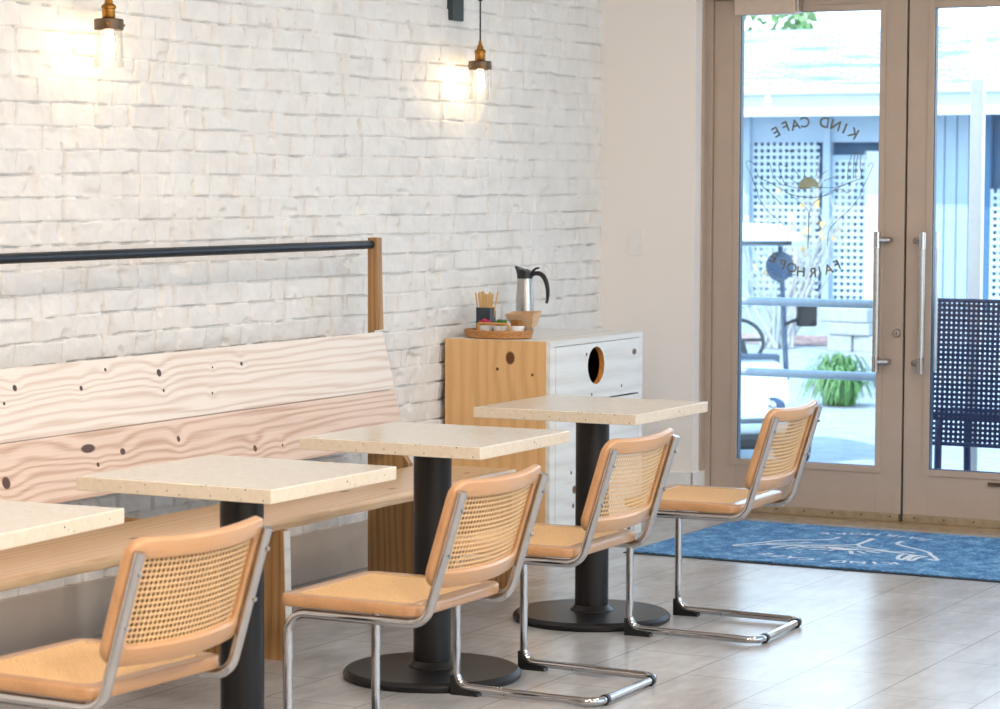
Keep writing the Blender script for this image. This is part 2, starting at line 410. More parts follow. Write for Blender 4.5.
def grid_mesh(name, ys, zs, mat, x0):
    Y, Z = np.meshgrid(ys, zs, indexing='ij'); H = brick_h(Y, Z)
    ny, nz = Y.shape
    co = np.stack([x0 + H, Y, Z], -1).reshape(-1, 3)
    i = np.arange(ny * nz).reshape(ny, nz)
    q = np.stack([i[:-1, :-1], i[1:, :-1], i[1:, 1:], i[:-1, 1:]], -1).reshape(-1, 4)[:, ::-1]
    me = bpy.data.meshes.new(name)
    me.vertices.add(len(co)); me.vertices.foreach_set('co', co.ravel())
    me.loops.add(q.size); me.loops.foreach_set('vertex_index', q.ravel())
    me.polygons.add(len(q)); me.polygons.foreach_set('loop_start', np.arange(0, q.size, 4)); me.polygons.foreach_set('loop_total', np.full(len(q), 4))
    me.materials.append(mat); me.update(calc_edges=True); me.validate()
    me.shade_smooth()
    o = bpy.data.objects.new(name, me); COL.objects.link(o); return o
ys = np.concatenate([np.arange(YB, -3.2, 0.05), np.arange(-3.2, 2.56, 0.0040)])
zs = np.concatenate([np.arange(0.15, 2.36, 0.0030), np.arange(2.36, CEIL + 0.03, 0.03)])
tag(grid_mesh('wall_left', ys, zs, M['brick'], XW), 'white painted rough brick wall', kind='structure')
struct('wall_left_core', MB().box(XW - 0.25, XW - 0.035, YB, 2.75, 0, CEIL), M['plaster'], label='solid core of the brick wall')
mb = MB().box(XW - 0.03, XW + 0.012, YB, YE, 0, 0.188, 0.004)
struct('baseboard_left', mb, M['lowerwall'], label='smooth grey plaster along the foot of the brick wall')

# end wall with the door opening and a shop window further right
mb = MB()
DX0, DX1, DTOP = 0.05, 2.16, 2.40
mb.box(XW - 0.2, DX0, YE, 2.78, 0, CEIL)
mb.box(DX0, DX1, YE, 2.78, DTOP, CEIL)
mb.box(DX1, 2.5, YE, 2.78, 0, CEIL)
mb.box(2.5, 5.7, YE, 2.78, 0, 0.35); mb.box(2.5, 5.7, YE, 2.78, 2.75, CEIL); mb.box(5.7, XR + 0.2, YE, 2.78, 0, CEIL)
struct('wall_far', mb, M['plaster'], label='plain white end wall beside the glass doors')
mb = MB().box(XW, DX0 + 0.012, YE - 0.016, YE, 0, 0.195, 0.004); mb.box(DX0 - 0.001, DX0 + 0.014, YE - 0.016, 2.66, 0, 0.195, 0.004)
struct('baseboard_far', mb, M['trimwhite'], label='white baseboard on the end wall')
mb = MB()
for x in (2.5, 4.06, 5.62): mb.box(x, x + 0.08, 2.602, 2.698, 0.43, 2.67)
mb.box(2.5, 5.7, 2.6, 2.7, 0.35, 0.43); mb.box(2.5, 5.7, 2.6, 2.7, 2.67, 2.75)
w = tag(obj('window_1', mb, M['taupe']), 'taupe framed shop window beside the doors', kind='structure')
obj('window_glass', MB().box(2.58, 5.62, 2.645, 2.655, 0.43, 2.67), M['glass'], w)

mb = MB()
for y in (-4.4, -2.30, -.2, 1.92): mb.box(XR + .052, XR + .148, y, y + .08, .53, 2.77)
mb.box(XR + .05, XR + .15, -4.4, 2.0, .45, .53); mb.box(XR + .05, XR + .15, -4.4, 2.0, 2.77, 2.85)
w = tag(obj('added_window', mb, M['taupe']), 'taupe framed unseen window added for daylight opposite the brick wall', kind='structure')  # unseen window, added to bring cool daylight onto the brick wall
obj('window_glass', MB().box(XR + .095, XR + .105, -4.32, 1.92, .53, 2.77), M['glass'], w)
# door frame
mb = MB(); mb.box(DX0, DX0 + 0.012, 2.60, 2.74, 0, DTOP); mb.box(DX0, DX0 + 0.036, 2.64, 2.74, 0, DTOP)
mb.box(DX1 - 0.036, DX1, 2.60, 2.74, 0, DTOP); mb.box(DX0 + .036, DX1 - .036, 2.62, 2.74, 2.3365, DTOP)
struct('trim_1', mb, M['taupe'], label='taupe metal frame around the double doors')
mb = MB(); mb.prism([(2.545, 0.0), (2.575, 0.014), (2.60, 0.016), (2.74, 0.016), (2.78, 0.0)], lambda u, v, w_: (w_, u, v), DX0 + 0.002, DX1 - 0.002)
struct('trim_2', mb, M['threshold'], label='flat metal threshold under the double doors')

# --- writing and emblem shared by the door glass and the mat
LINES = [[[0.283,1.59],[0.265,1.606],[0.248,1.611],[0.239,1.603],[0.245,1.58],[0.266,1.542],[0.284,1.497],[0.294,1.48],[0.301,1.448],[0.319,1.419],[0.347,1.384],[0.385,1.356],[0.419,1.327],[0.437,1.302],[0.444,1.27],[0.445,1.235]],
[[0.822,1.581],[0.825,1.594],[0.841,1.602],[0.846,1.593],[0.835,1.568],[0.813,1.518],[0.793,1.482],[0.784,1.453],[0.767,1.428],[0.728,1.387],[0.695,1.359],[0.666,1.33],[0.644,1.305],[0.636,1.273],[0.635,1.229]],
[[0.307,1.529],[0.342,1.52],[0.383,1.498],[0.421,1.48],[0.465,1.452],[0.506,1.42],[0.534,1.395],[0.543,1.373],[0.543,1.291],[0.539,1.215]],
[[0.799,1.534],[0.753,1.521],[0.7,1.499],[0.66,1.481],[0.607,1.449],[0.567,1.421],[0.551,1.392],[0.546,1.37],[0.545,1.291],[0.547,1.221]],
[[0.314,1.523],[0.314,1.504],[0.339,1.48],[0.37,1.457],[0.398,1.429],[0.413,1.41]],
[[0.41,1.504],[0.499,1.489],[0.593,1.491],[0.667,1.493],[0.713,1.505]],
[[0.431,1.469],[0.486,1.454],[0.533,1.448],[0.587,1.448],[0.647,1.464],[0.667,1.48]],
[[0.286,1.58],[0.3,1.542],[0.335,1.52]],[[0.355,1.6],[0.372,1.542],[0.41,1.504]],[[0.396,1.593],[0.413,1.542],[0.431,1.498]],
[[0.726,1.524],[0.729,1.581],[0.745,1.637],[0.758,1.643],[0.755,1.599],[0.753,1.53]],
[[0.766,1.53],[0.765,1.587],[0.778,1.649],[0.788,1.643],[0.785,1.581],[0.799,1.534]],
[[0.66,1.481],[0.7,1.486],[0.724,1.468],[0.747,1.482]],
[[0.43,1.549],[0.488,1.508]],[[0.464,1.58],[0.502,1.536]],[[0.518,1.568],[0.525,1.539]],[[0.576,1.543],[0.598,1.606]],[[0.593,1.536],[0.626,1.568]],[[0.613,1.521],[0.666,1.54]]]
ARC1 = list(zip('KINDCAFE', [(0.75,1.734),(0.711,1.754),(0.667,1.769),(0.613,1.782),(0.522,1.784),(0.475,1.773),(0.428,1.764),(0.382,1.74)]))
ARC2 = list(zip('FAIRHOPE', [(0.681,1.147),(0.641,1.128),(0.6,1.117),(0.564,1.11),(0.51,1.114),(0.466,1.131),(0.42,1.146),(0.377,1.174)]))
def smooth_line(p, n=5):
    if len(p) < 3: return p
    P = [p[0]] + p + [p[-1]]; out = []
    for i in range(1, len(P) - 2):
        a, b, c, d = [np.array(q) for q in P[i - 1:i + 3]]
        for k in range(n):
            s = k / n
            out.append(tuple(0.5 * (2 * b + (c - a) * s + (2 * a - 5 * b + 4 * c - d) * s * s + (3 * b - a - 3 * c + d) * s ** 3)))
    out.append(tuple(p[-1])); return out
def glyph(ch, size):
    cu = bpy.data.curves.new('glyph', 'FONT'); cu.body = ch; cu.size = size; cu.align_x = 'CENTER'; cu.align_y = 'CENTER'; cu.resolution_u = 4; cu.offset = .0011
    o = bpy.data.objects.new('glyph', cu); COL.objects.link(o)
    dg = bpy.context.evaluated_depsgraph_get(); dg.update()
    me = bpy.data.meshes.new_from_object(o.evaluated_get(dg))
    vs = [(v.co.x, v.co.y) for v in me.vertices]; fs = [tuple(p.vertices) for p in me.polygons]
    bpy.data.objects.remove(o); bpy.data.curves.remove(cu); bpy.data.meshes.remove(me)
    return vs, fs
def arc_text(mb, arc, fn, xc, R, sgn, size, bold=0.0):
    for ch, (x, z) in arc:
        vs, fs = glyph(ch, size)
        xs = [a for a, b in vs]; zs_ = [b for a, b in vs]
        cx = (min(xs) + max(xs)) / 2; cz = (min(zs_) + max(zs_)) / 2
        th = -sgn * math.asin(max(-1, min(1, (x - xc) / R))); c, s = math.cos(th), math.sin(th)
        pts = []
        for a, b in vs:
            a = -(a - cx); b = b - cz             # reads the right way round from outside
            pts.append(fn(x + a * c - b * s, z + a * s + b * c))
        mb.add(pts, fs)
        # give the letter a little body
def strip(mb, line, w, fn):
    """a flat line of constant width through 2-D points"""
    n = len(line); L = []; Rr = []
    for i in range(n):
        a = np.array(line[max(0, i - 1)]); b = np.array(line[min(n - 1, i + 1)]); d = b - a; d = d / (np.linalg.norm(d) + 1e-9); nn = np.array([-d[1], d[0]]) * w / 2
        L.append(np.array(line[i]) + nn); Rr.append(np.array(line[i]) - nn)
    mb.add([fn(*q) for q in L] + [fn(*q) for q in Rr], [(i, i + 1, n + i + 1, n + i) for i in range(n - 1)])
def emblem(mb, fn, w, step):
    for k, ln in enumerate(LINES):              # each line a hair proud of the last, so crossings stay clean
        strip(mb, smooth_line(ln), w, lambda x, z: tuple(a + b * k for a, b in zip(fn(x, z), step)))
    for (x, z) in ((0.456, 1.655), (0.526, 1.623), (0.435, 1.587)):
        pts = []
        for k in range(8):
            r = 0.017 if k % 2 == 0 else 0.004; a = PI / 4 * k; pts.append(fn(x + r * 0.8 * math.sin(a), z + r * math.cos(a)))
        mb.add(pts, [tuple(range(8))])
def sun_disc(mb, fn):
    pts = []
    for k in range(25):
        a = PI * k / 24; pts.append((0.5415 + 0.05 * math.cos(a), 1.489 + 0.05 * math.sin(a)))
    for k in range(1, 12):
        s = k / 12; pts.append((0.4915 + 0.1 * s, 1.489 - 0.006 * math.sin(s * 2 * PI)))
    n = len(pts); mb.add([fn(*q) for q in pts] + [fn(.5415, 1.505)], [(i, (i + 1) % n, n) for i in range(n)])

# --- the two door leaves
YD0, YD1 = 2.655, 2.70
def door(n, x0, x1, gx0, gx1, hx, lock, closer, letters, label):
    d = thing('door_%d' % n, label, None, ((x0 + x1) / 2, YD1, 0.0), 0, None, 'structure')
    ox, oy = (x0 + x1) / 2, YD1
    L = lambda mb: MB().add([(v[0] - ox, v[1] - oy, v[2]) for v in mb.v], mb.f, None) if False else mb
    def part(name, mb, mat, par=None, sm=None):
        mb.v = [(v[0] - ox, v[1] - oy, v[2]) for v in mb.v]
        return obj(name, mb, mat, par or d, sm)
    zb, zt = 0.252, 2.278; zlo, zhi = 0.050, 2.335
    part('leaf_frame', MB().box(x0, gx0, YD0, YD1, zlo, zhi, 0.002).box(gx1, x1, YD0, YD1, zlo, zhi, 0.002).box(gx0, gx1, YD0, YD1, zlo, zb, 0.002).box(gx0, gx1, YD0, YD1, zt, zhi, 0.002), M['taupe'])
    s = 0.024
    part('glazing_stop', MB().box(gx0 - s, gx0 + .004, YD0 - .006, YD0, zb - s, zt + s, .0015).box(gx1 - .004, gx1 + s, YD0 - .006, YD0, zb - s, zt + s, .0015)
         .box(gx0 + .004, gx1 - .004, YD0 - .006, YD0, zb - s, zb + .004, .0015).box(gx0 + .004, gx1 - .004, YD0 - .006, YD0, zt - .004, zt + s, .0015), M['taupe'])
    part('gasket', MB().box(gx0, gx0 + .005, YD0 + .01, YD1 - .004, zb, zt).box(gx1 - .005, gx1, YD0 + .01, YD1 - .004, zb, zt).box(gx0, gx1, YD0 + .01, YD1 - .004, zb, zb + .005).box(gx0, gx1, YD0 + .01, YD1 - .004, zt - .005, zt), M['cartblue'])
    part('glass_pane', MB().box(gx0 + .002, gx1 - .002, 2.678, 2.686, zb + .002, zt - .002), M['glass'])
    sw = MB().box(x0 + .004, x1 - .004, YD0 - .014, YD1 - .004, 0.0162, 0.050, 0.003)
    o = part('door_sweep', sw, M['threshold'])
    sc = MB()
    k = x0 + .06
    while k < x1 - .03:
        sc.lathe([(0.0, -.0012), (.0045, -.001), (.0045, .003)], 10, M=Matrix.Translation((k - ox, YD0 - .015 - oy, .038)) @ Matrix.Rotation(-PI / 2, 4, 'X')); k += 0.135
    obj('screws', sc, M['bronze'], o)
    for side, yy in (('pull_handle', 2.595), ('pull_handle', 2.775)):
        hm = MB().tube([(hx, yy, 0.682), (hx, yy, 1.298)], 0.0145, 20)
        p = part(side, hm, M['steel'], None, 40)
        col = MB().tube([(hx, yy, 0.681), (hx, yy, 0.752)], 0.0158, 20).tube([(hx, yy, 1.228), (hx, yy, 1.299)], 0.0158, 20)
        col.v = [(v[0] - ox, v[1] - oy, v[2]) for v in col.v]; obj('end_sleeve', col, M['chrome'], p, 40)
        y_in = YD0 if yy < 2.68 else YD1
        st = MB(); sx = hx + (.040 if n == 1 else -.034)
        for zz in (0.725, 1.262):
            st.tube([(hx, yy, zz), (sx, yy + (y_in - yy) * .35, zz), (sx, y_in, zz)], 0.0155, 14)
        st.v = [(v[0] - ox, v[1] - oy, v[2]) for v in st.v]; obj('standoff', st, M['chrome'], p, 50)
    if lock:
        lk = MB().lathe([(0.0, -.014), (.014, -.014), (.019, -.008), (.0195, 0)], 24, M=Matrix.Translation((lock, YD0, 0.853)) @ Matrix.Rotation(-PI / 2, 4, 'X'))
        p = part('lock_cylinder', lk, M['steel'], None, 40)
        ks = MB().box(lock - .002, lock + .002, YD0 - .0155, YD0 - .0135, .846, .860); ks.v = [(v[0] - ox, v[1] - oy, v[2]) for v in ks.v]; obj('keyway', ks, M['gasket'], p)
    if closer:
        p = part('door_closer', MB().box(closer[0], closer[1], YD0 - .075, YD0 - .004, 2.262, 2.335, .006), M['satinbox'])
        e = MB().box(closer[1], closer[1] + .012, YD0 - .06, YD0 - .006, 2.27, 2.33, .002); e.v = [(v[0] - ox, v[1] - oy, v[2]) for v in e.v]; obj('closer_body', e, M['steel'], p)
    if letters:
        fn = lambda x, z: (x - ox, 2.6765 - oy, z)
        m1 = MB(); arc_text(m1, ARC1, fn, 0.5665, 0.36, 1, 0.066); obj('lettering', m1, M['decal'], d)
        m1 = MB(); arc_text(m1, ARC2, fn, 0.53, 0.36, -1, 0.062); obj('lettering', m1, M['decal'], d)
        strip(m1, [], 0, fn) if False else None
        m1 = MB(); emblem(m1, fn, 0.0030, (0, -.00003, 0)); strip(m1, [(0.446, 1.104), (0.484, 1.098)], 0.004, fn); e = obj('hand_emblem', m1, M['decal'], d)
        m1 = MB(); sun_disc(m1, fn); obj('sun_emblem', m1, M['decalfill'], e)
    return d
door(1, 0.088, 1.0015, 0.212, 0.884, 0.897, 0.976, (0.215, 0.505), True, 'taupe glass door with lettering and a hand emblem')
d2 = door(2, 1.0115, 2.122, 1.126, 1.995, 1.104, None, None, False, 'taupe glass door at the edge of view, without lettering')
obj('kick_latch', MB().box(1.40 - 1.56675, 1.47 - 1.56675, YD0 - .012 - YD1, YD0 + .001 - YD1, .200, .215, .002), M['bronze'], d2)
obj('astragal', MB().box(1.0020 - 1.56675, 1.0110 - 1.56675, YD0 + .015 - YD1, YD1 - .002 - YD1, .016, 2.335), M['gasket'], d2)

# ------------------------------------------------------------------ wall lamps
def make_lamp():
    r = thing('wall_lamp', '', 'lamp')
    # local: wall plane x=0, lamp hangs at x=.12, bulb cap bottom z=0
    obj('mounting_plate', MB().box(-.012, .022, -.055, .039, .202, .34, .003), M['sconceplate'], r)
    obj('arm', MB().tube(fillet([(.02, 0, .296), (.12, 0, .296), (.12, 0, .280)], [.012]), .0085, 12), M['black'], r, 50)
    obj('cord', MB().tube([(.12, 0, .285), (.1203, 0, .2), (.12, 0, .105)], .0035, 8), M['black'], r, 60)
    obj('socket', MB().lathe([(.0, .118), (.006, .118), (.007, .104), (.012, .098), (.014, .086), (.022, .080), (.024, .076), (.024, .070), (.0215, .068), (.0215, .036), (.020, .034)], 24, (.12, 0, 0)), M['brass'], r, 40)
    cap = obj('shade_cap', MB().lathe([(.0, .036), (.044, .036), (.0475, .033), (.0475, .001), (.045, .0), (.0, .0)], 32, (.12, 0, 0)), M['bronze'], r, 40)
    for a in (0.2, 2.3, 4.4):
        obj('thumb_screw', MB().lathe([(0, .009), (.0045, .008), (.0055, .004), (.003, 0)], 12, M=Matrix.Translation((.12, 0, .017)) @ Matrix.Rotation(a - PI / 2 + .35, 4, 'Z') @ Matrix.Translation((.0475, 0, 0)) @ Matrix.Rotation(PI / 2, 4, 'Y')), M['brass'], cap, 40)
    obj('glass_shade', MB().lathe([(.0435, .0), (.0455, -.03), (.0485, -.085), (.0495, -.118), (.0475, -.120), (.0465, -.1175), (.0455, -.085), (.0425, -.03), (.0412, .0)], 32, (.12, 0, 0)), M['jar'], r, 60)
    b = obj('bulb', MB().lathe([(.0, -.096), (.006, -.094), (.013, -.084), (.0175, -.066), (.0185, -.05), (.017, -.032), (.013, -.014), (.011, .0)], 20, (.12, 0, 0)), M['bulb'], r, 60)
    return r
l1 = make_lamp(); l1.location = (XW, 1.134, 1.968); l1['label'] = 'brass and clear glass wall lamp nearest the end wall, arm and plate visible'
l2 = copy_tree(l1); l2.location = (XW, -1.369, 1.994); l2['label'] = 'brass and clear glass wall lamp above the bench, cut off by the top edge'
for l in (l1, l2): l['group'] = 'wall lamps on the brick'

sw = thing('light_switch', 'plain white switch plate on the end wall', 'switch', (-.24, YE, 1.238))
obj('plate', MB().box(-.037, .037, -.006, 0, -.060, .060, .002), M['switch'], sw)
obj('rocker', MB().box(-.016, .016, -.009, -.005, -.033, .033, .002), M['trimwhite'], sw)

# ------------------------------------------------------------------ bench
BR = thing('wooden_bench', 'long pine wall bench with slatted oak supports, sloping backrest and pipe rail', 'bench', (.345, .25, 0), .012)
Y0 = -4.6
fx = lambda z: -.57 + (.94 - z) * .24
def plank(name, z0, z1, mat):
    th = .034; c, s = math.cos(math.atan(.24)), math.sin(math.atan(.24))
    mb = MB(); bm = bmesh.new(); bmesh.ops.create_cube(bm, size=1)
    h = (z1 - z0) / c
    for v in bm.verts: v.co = Vector((v.co.x * th, v.co.y * (-Y0), v.co.z * h))
    bmesh.ops.bevel(bm, geom=list(bm.edges), offset=.003, segments=2, affect='EDGES')
    zc = (z0 + z1) / 2
    mt = Matrix.Translation((fx(zc) - th / 2 * c, Y0 / 2, zc - th / 2 * s)) @ Matrix.Rotation(-math.atan(.24), 4, 'Y')
    mb.from_bm(bm, mt)
    return obj(name, mb, mat, BR)
plank('upper_backrest_board', .7265, .942, M['pinetop'])
plank('lower_backrest_board', .527, .7245, M['pinelow'])
# seat: thick board with a rough live front edge
mb = MB(); n = 160; vs = []
for i in range(n + 1):
    y = Y0 + (-Y0) * i / n
    e = 0.003 * math.sin(y * 7.3) + 0.002 * math.sin(y * 17.1 + 1) + .0015 * math.sin(y * 41)
    prof = [(-.385, .412), (-.385, .447), (-.004 + e * .4, .447), (-.001 + e * .5, .444), (.0 + e * .5, .432), (-.002 + e, .416), (-.005 + e, .412)]
    vs += [(a, y, b) for a, b in prof]
fs = []
for i in range(n):
    for k in range(7): fs.append((i * 7 + k, i * 7 + (k + 1) % 7, (i + 1) * 7 + (k + 1) % 7, (i + 1) * 7 + k))
fs += [tuple(range(7)), tuple(range(n * 7, n * 7 + 7))]
mb.add(vs, fs); obj('seat', mb, M['pineseat'], BR, 40)
# end support: one board, narrow at the rail, wide under the seat
up = [(-.632, 0), (-.632, 1.298), (-.580, 1.298), (-.578, 1.10), (-.604 + .0, .942)]
up = [(-.618, 0), (-.618, 1.298), (-.576, 1.298), (-.573, 1.12), (-.568, .950), (fx(.94) - .038, .944), (fx(.527) - .038, .527), (-.44, .447), (-.44, .412), (.0, .412), (.008, 0)]
obj('end_support', MB().prism(up, lambda u, v, w_: (u, w_, v), -.034, 0), M['oak'], BR)
lg = [(-.618, 0), (-.618, .412), (.016, .412), (.026, 0)]
for yy in (-1.635, -3.5):
    lp = obj('leg_panel', MB().prism(lg, lambda u, v, w_: (u, w_, v), yy, yy + .034), M['oak'], BR)
    tag(obj('daylit_edge_strip', MB().prism([(.016, .411), (.026, .001), (.030, .001), (.020, .411)], lambda u, v, w_: (u, w_, v), yy + .0005, yy + .0335), M['pinefront'], lp), 'pale front edge with daylight painted in')  # daylight on the leg's front edge, painted in as a pale strip
obj('cleat', MB().box(-.632, -.55, -.30, -.034, .372, .412, .003), M['pinefront'], BR)
rl = obj('rail', MB().tube([(-.604, Y0, 1.272), (-.604, -.034 + .01, 1.272)], .0165, 20), M['darkrail'], BR, 40)

# ------------------------------------------------------------------ cabinet
CB = thing('storage_cabinet', 'pine cabinet with natural side, whitewashed front and round finger hole', 'cabinet', (.092, 1.02, 0))
W, D, Hc = .485, .875, .87        # depth in x, length in y, height
obj('side_panel', MB().box(-W, -.0198, 0, .022, 0, Hc, .0015), M['pineside'], CB)
obj('side_panel', MB().box(-W, -.0198, D - .022, D, 0, Hc, .0015), M['pinefront'], CB)
obj('top_panel', MB().box(-W, -.0198, .0222, D - .0222, Hc - .022, Hc, .001).box(-.0196, .0004, .0002, D - .0002, Hc - .022, Hc, .001), M['pinefront'], CB)
obj('back_panel', MB().box(-W, -W + .012, .022, D - .022, .03, Hc - .022), M['cabdark'], CB)
obj('bottom_panel', MB().box(-W + .012, -.03, .022, D - .022, .04, .06), M['cabdark'], CB)
obj('shelf', MB().box(-W + .012, -.03, .022, D - .022, .585, .603), M['cabdark'], CB)
ff = MB().box(-.0195, .0004, .0002, .046, 0, Hc - .0225, .001).box(-.0195, .0004, D - .036, D - .0002, 0, Hc - .0225, .001).box(-.02, 0, .046, D - .036, 0, .05)
obj('face_frame', ff, M['pinefront'], CB)
def holed_plate(y0, y1, z0, z1, cy, cz, r, x0, x1, n=48):
    out = []; inn = []
    cor = [(y1, z1), (y0, z1), (y0, z0), (y1, z0)]
    angs = sorted([2 * PI * k / n for k in range(n)] + [math.atan2(b - cz, a - cy) % (2 * PI) for a, b in cor])
    for a in angs:
        c, s = math.cos(a), math.sin(a)
        ty = ((y1 - cy) / c if c > 0 else (y0 - cy) / c) if abs(c) > 1e-9 else 1e9
        tz = ((z1 - cz) / s if s > 0 else (z0 - cz) / s) if abs(s) > 1e-9 else 1e9
        q = min(ty, tz); out.append((cy + c * q, cz + s * q)); inn.append((cy + c * r, cz + s * r))
    m = len(angs); mb = MB()
    V = [(x1, *p) for p in out] + [(x1, *p) for p in inn] + [(x0, *p) for p in inn] + [(x0, *p) for p in out]
    fs = []; mi = []
    for i in range(m):
        j = (i + 1) % m
        mb_f = [((i, j, m + j, m + i), 0), ((m + i, m + j, 2 * m + j, 2 * m + i), 1), ((2 * m + i, 2 * m + j, 3 * m + j, 3 * m + i), 0), ((3 * m + i, 3 * m + j, j, i), 0)]
        fs += [a for a, b in mb_f]; mi += [b for a, b in mb_f]
    mb.add(V, fs); mb.m = mi; return mb
dr = obj('drawer', holed_plate(.050, D - .040, .612, Hc - .0245, .418, .752, .078, -.022, .001), [M['pinefront'], M['holewood']], CB)
dbm = MB().box(-W + .03, -.03, .06, D - .05, .612, .622).box(-W + .03, -W + .045, .06, D - .05, .622, .80).box(-W + .045, -.03, .06, .074, .622, .80).box(-W + .045, -.03, D - .064, D - .05, .622, .80)
obj('drawer_box', dbm, M['cabdark'], dr)
for y0, y1 in ((.050, .440), (.444, D - .040)):
    dd = obj('cabinet_door', MB().box(-.02, .001, y0, y1, .053, .604, .0015), M['pinefront'], CB)

# ------------------------------------------------------------------ things on the cabinet
ZC = .8702
TR = thing('rattan_tray', 'oval rattan tray holding bowls and stirrers on the pine cabinet', 'tray', (-.222, 1.165, ZC), -.12)
mb = MB(); N = 56
rx, ry = .148, .1
mb.lathe([(0, 0), (.96, 0), (1.0, .004), (1.0, .007), (0, .007)], N, sx=rx * .97, sy=ry * .97); obj('tray_bottom', mb, M['rattan'], TR)
mb = MB()
for k in range(4):
    z = .008 + k * .0072; g = 1 + .010 * k
    mb.tube([(rx * g * math.cos(2 * PI * i / N) , ry * g * math.sin(2 * PI * i / N), z + (.0012 if (i + k) % 2 else -.0012)) for i in range(N)], .0052, 6, closed=True)
obj('woven_rim', mb, M['rattan'], TR, 60)
rod = MB().tube([(-.118, -.088, .055), (-.07, -.102, .0585), (.0, -.106, .060), (.07, -.102, .0585), (.118, -.088, .055)], .0055, 10)
rod = MB().tube(fillet([(-.045, -.082, .028), (-.045, -.084, .062), (.098, -.070, .062), (.094, -.066, .028)], [.008, .008]), .0058, 10)
obj('handle', rod, M['rodwood'], TR, 50)
ZT = ZC + .0072
def bowl(x, y, label, pm, plabel, pname, grp):
    b = obj('sugar_bowl', MB().lathe([(0, 0), (.021, 0), (.024, .003), (.034, .044), (.033, .047), (.031, .045), (.022, .007), (0, .006)], 28), M['ceramic'], None, 40)
    b.location = (x, y, ZT); tag(b, label, 'bowl', 'white bowls on the tray')
    for k in range(6):
        p = thing('sugar_packet', plabel, 'sugar packet', (x + (k - 2.5) * .0060, y + random.uniform(-.003, .003), ZT + .0095), random.uniform(-.08, .08) + 1.2, grp)
        p.rotation_euler = (random.uniform(-.05, .05), (k - 2.5) * .045, PI / 2 + random.uniform(-.1, .1))
        p.rotation_euler = (0, 0, PI / 2 + random.uniform(-.1, .1))
        h = .052 + random.uniform(-.004, .006); w2 = .017
        m = MB().box(-w2, w2, -.0014, .0014, .002, h, .0006); obj('paper_sleeve', m, pm, p)
        obj('crimped_end', MB().box(-w2, w2, -.0007, .0007, h, h + .005), pm, p)
bowl(-.264, 1.125, 'white bowl of pink sugar packets, leftmost on the rattan tray', M['pink'], 'pink sugar packet standing in the leftmost white bowl', '', 'pink sugar packets')
bowl(-.188, 1.122, 'white bowl of green packets, middle one on the rattan tray', M['green'], 'green sugar packet standing in the middle white bowl', '', 'green sugar packets')
bowl(-.124, 1.138, 'white bowl of brown sugar packets, rightmost on the rattan tray', M['brown'], 'brown sugar packet standing in the rightmost white bowl', '', 'brown sugar packets')
SBX = thing('stirrer_box', 'dark slate box full of wooden stirrers on the rattan tray', 'box', (-.296, 1.192, ZT), .1)
w2, hb = .031, .115
mb = MB().box(-w2, w2, -w2, w2, 0, .004).box(-w2, -w2 + .003, -w2, w2, .004, hb).box(w2 - .003, w2, -w2, w2, .004, hb).box(-w2 + .003, w2 - .003, -w2, -w2 + .003, .004, hb).box(-w2 + .003, w2 - .003, w2 - .003, w2, .004, hb)
obj('box_shell', mb, M['slate'], SBX)
for k in range(16):
    gx = (k % 8 - 3.5) * .0068; gy = (-.012 if k < 8 else .010) + random.uniform(-.004, .004)
    s = obj('wooden_stirrer', MB().box(-.0038, .0038, -.0008, .0008, 0, .172 + random.uniform(-.006, .008), .0006), M['stirwood'])
    s.location = (-.296 + gx * .62, 1.192 + gy, ZT + .0045)
    s.rotation_euler = (random.uniform(-.04, .04), gx * 6.2 + random.uniform(-.03, .03), random.uniform(-.3, .3))
    tag(s, 'thin birch stirring stick standing in the dark slate box', 'stirrer', 'wooden stirrers in the box')
KB = thing('kraft_paper_tray', 'folded tan kraft paper tray leaning among the white bowls', 'paper tray', (-.112, 1.192, ZT), -.15)
def taper(b0, b1, h, d0, d1, t=.0016):
    def shell(e):
        return [(-b0 + e, -d0 + e, e), (b0 - e, -d0 + e, e), (b0 - e, d0 - e, e), (-b0 + e, d0 - e, e), (-b1 + e, -d1 + e, h), (b1 - e, -d1 + e, h), (b1 - e, d1 - e, h), (-b1 + e, d1 - e, h)]
    m = MB(); A = shell(0); Bq = shell(t)
    m.add(A + Bq, [(3, 2, 1, 0), (0, 1, 5, 4), (1, 2, 6, 5), (2, 3, 7, 6), (3, 0, 4, 7), (8, 9, 10, 11), (8, 12, 13, 9), (9, 13, 14, 10), (10, 14, 15, 11), (11, 15, 12, 8), (4, 5, 13, 12), (5, 6, 14, 13), (6, 7, 15, 14), (7, 4, 12, 15)])
    return m
k1 = obj('paper_shell', taper(.046, .074, .062, .018, .030), M['kraft'], KB); k1.location = (0, 0, .038); k1.rotation_euler = (.18, -.05, 0)
k2 = obj('folded_base', MB().box(-.022, .022, -.014, .014, 0, .040, .003), M['kraft'], KB)
CF = thing('coffee_carafe', 'stainless steel carafe with black spout and handle on the cabinet', 'carafe', (-.275, 1.50, ZC), .05)
obj('body', MB().lathe([(0, 0), (.034, 0), (.037, .004), (.0375, .05), (.0378, .11), (.0372, .15), (.0345, .195), (.033, .222), (.033, .234)], 36), M['steel'], CF, 40)
mb = MB(); ns = 36; rings = [(.0338, .2335, 0), (.034, .242, 0), (.034, .254, .3), (.034, .268, 1.0), (.030, .272, 1.0)]
vs = []
for r, z, q in rings:
    for k in range(ns):
        a = 2 * PI * k / ns; sp = max(0, math.cos(a - PI)) ** 6
        vs.append((r * math.cos(a) - q * .014 * sp, r * math.sin(a) * (1 - .1 * q * sp), z + q * (.016 * sp - .014 * max(0, math.cos(a)))))
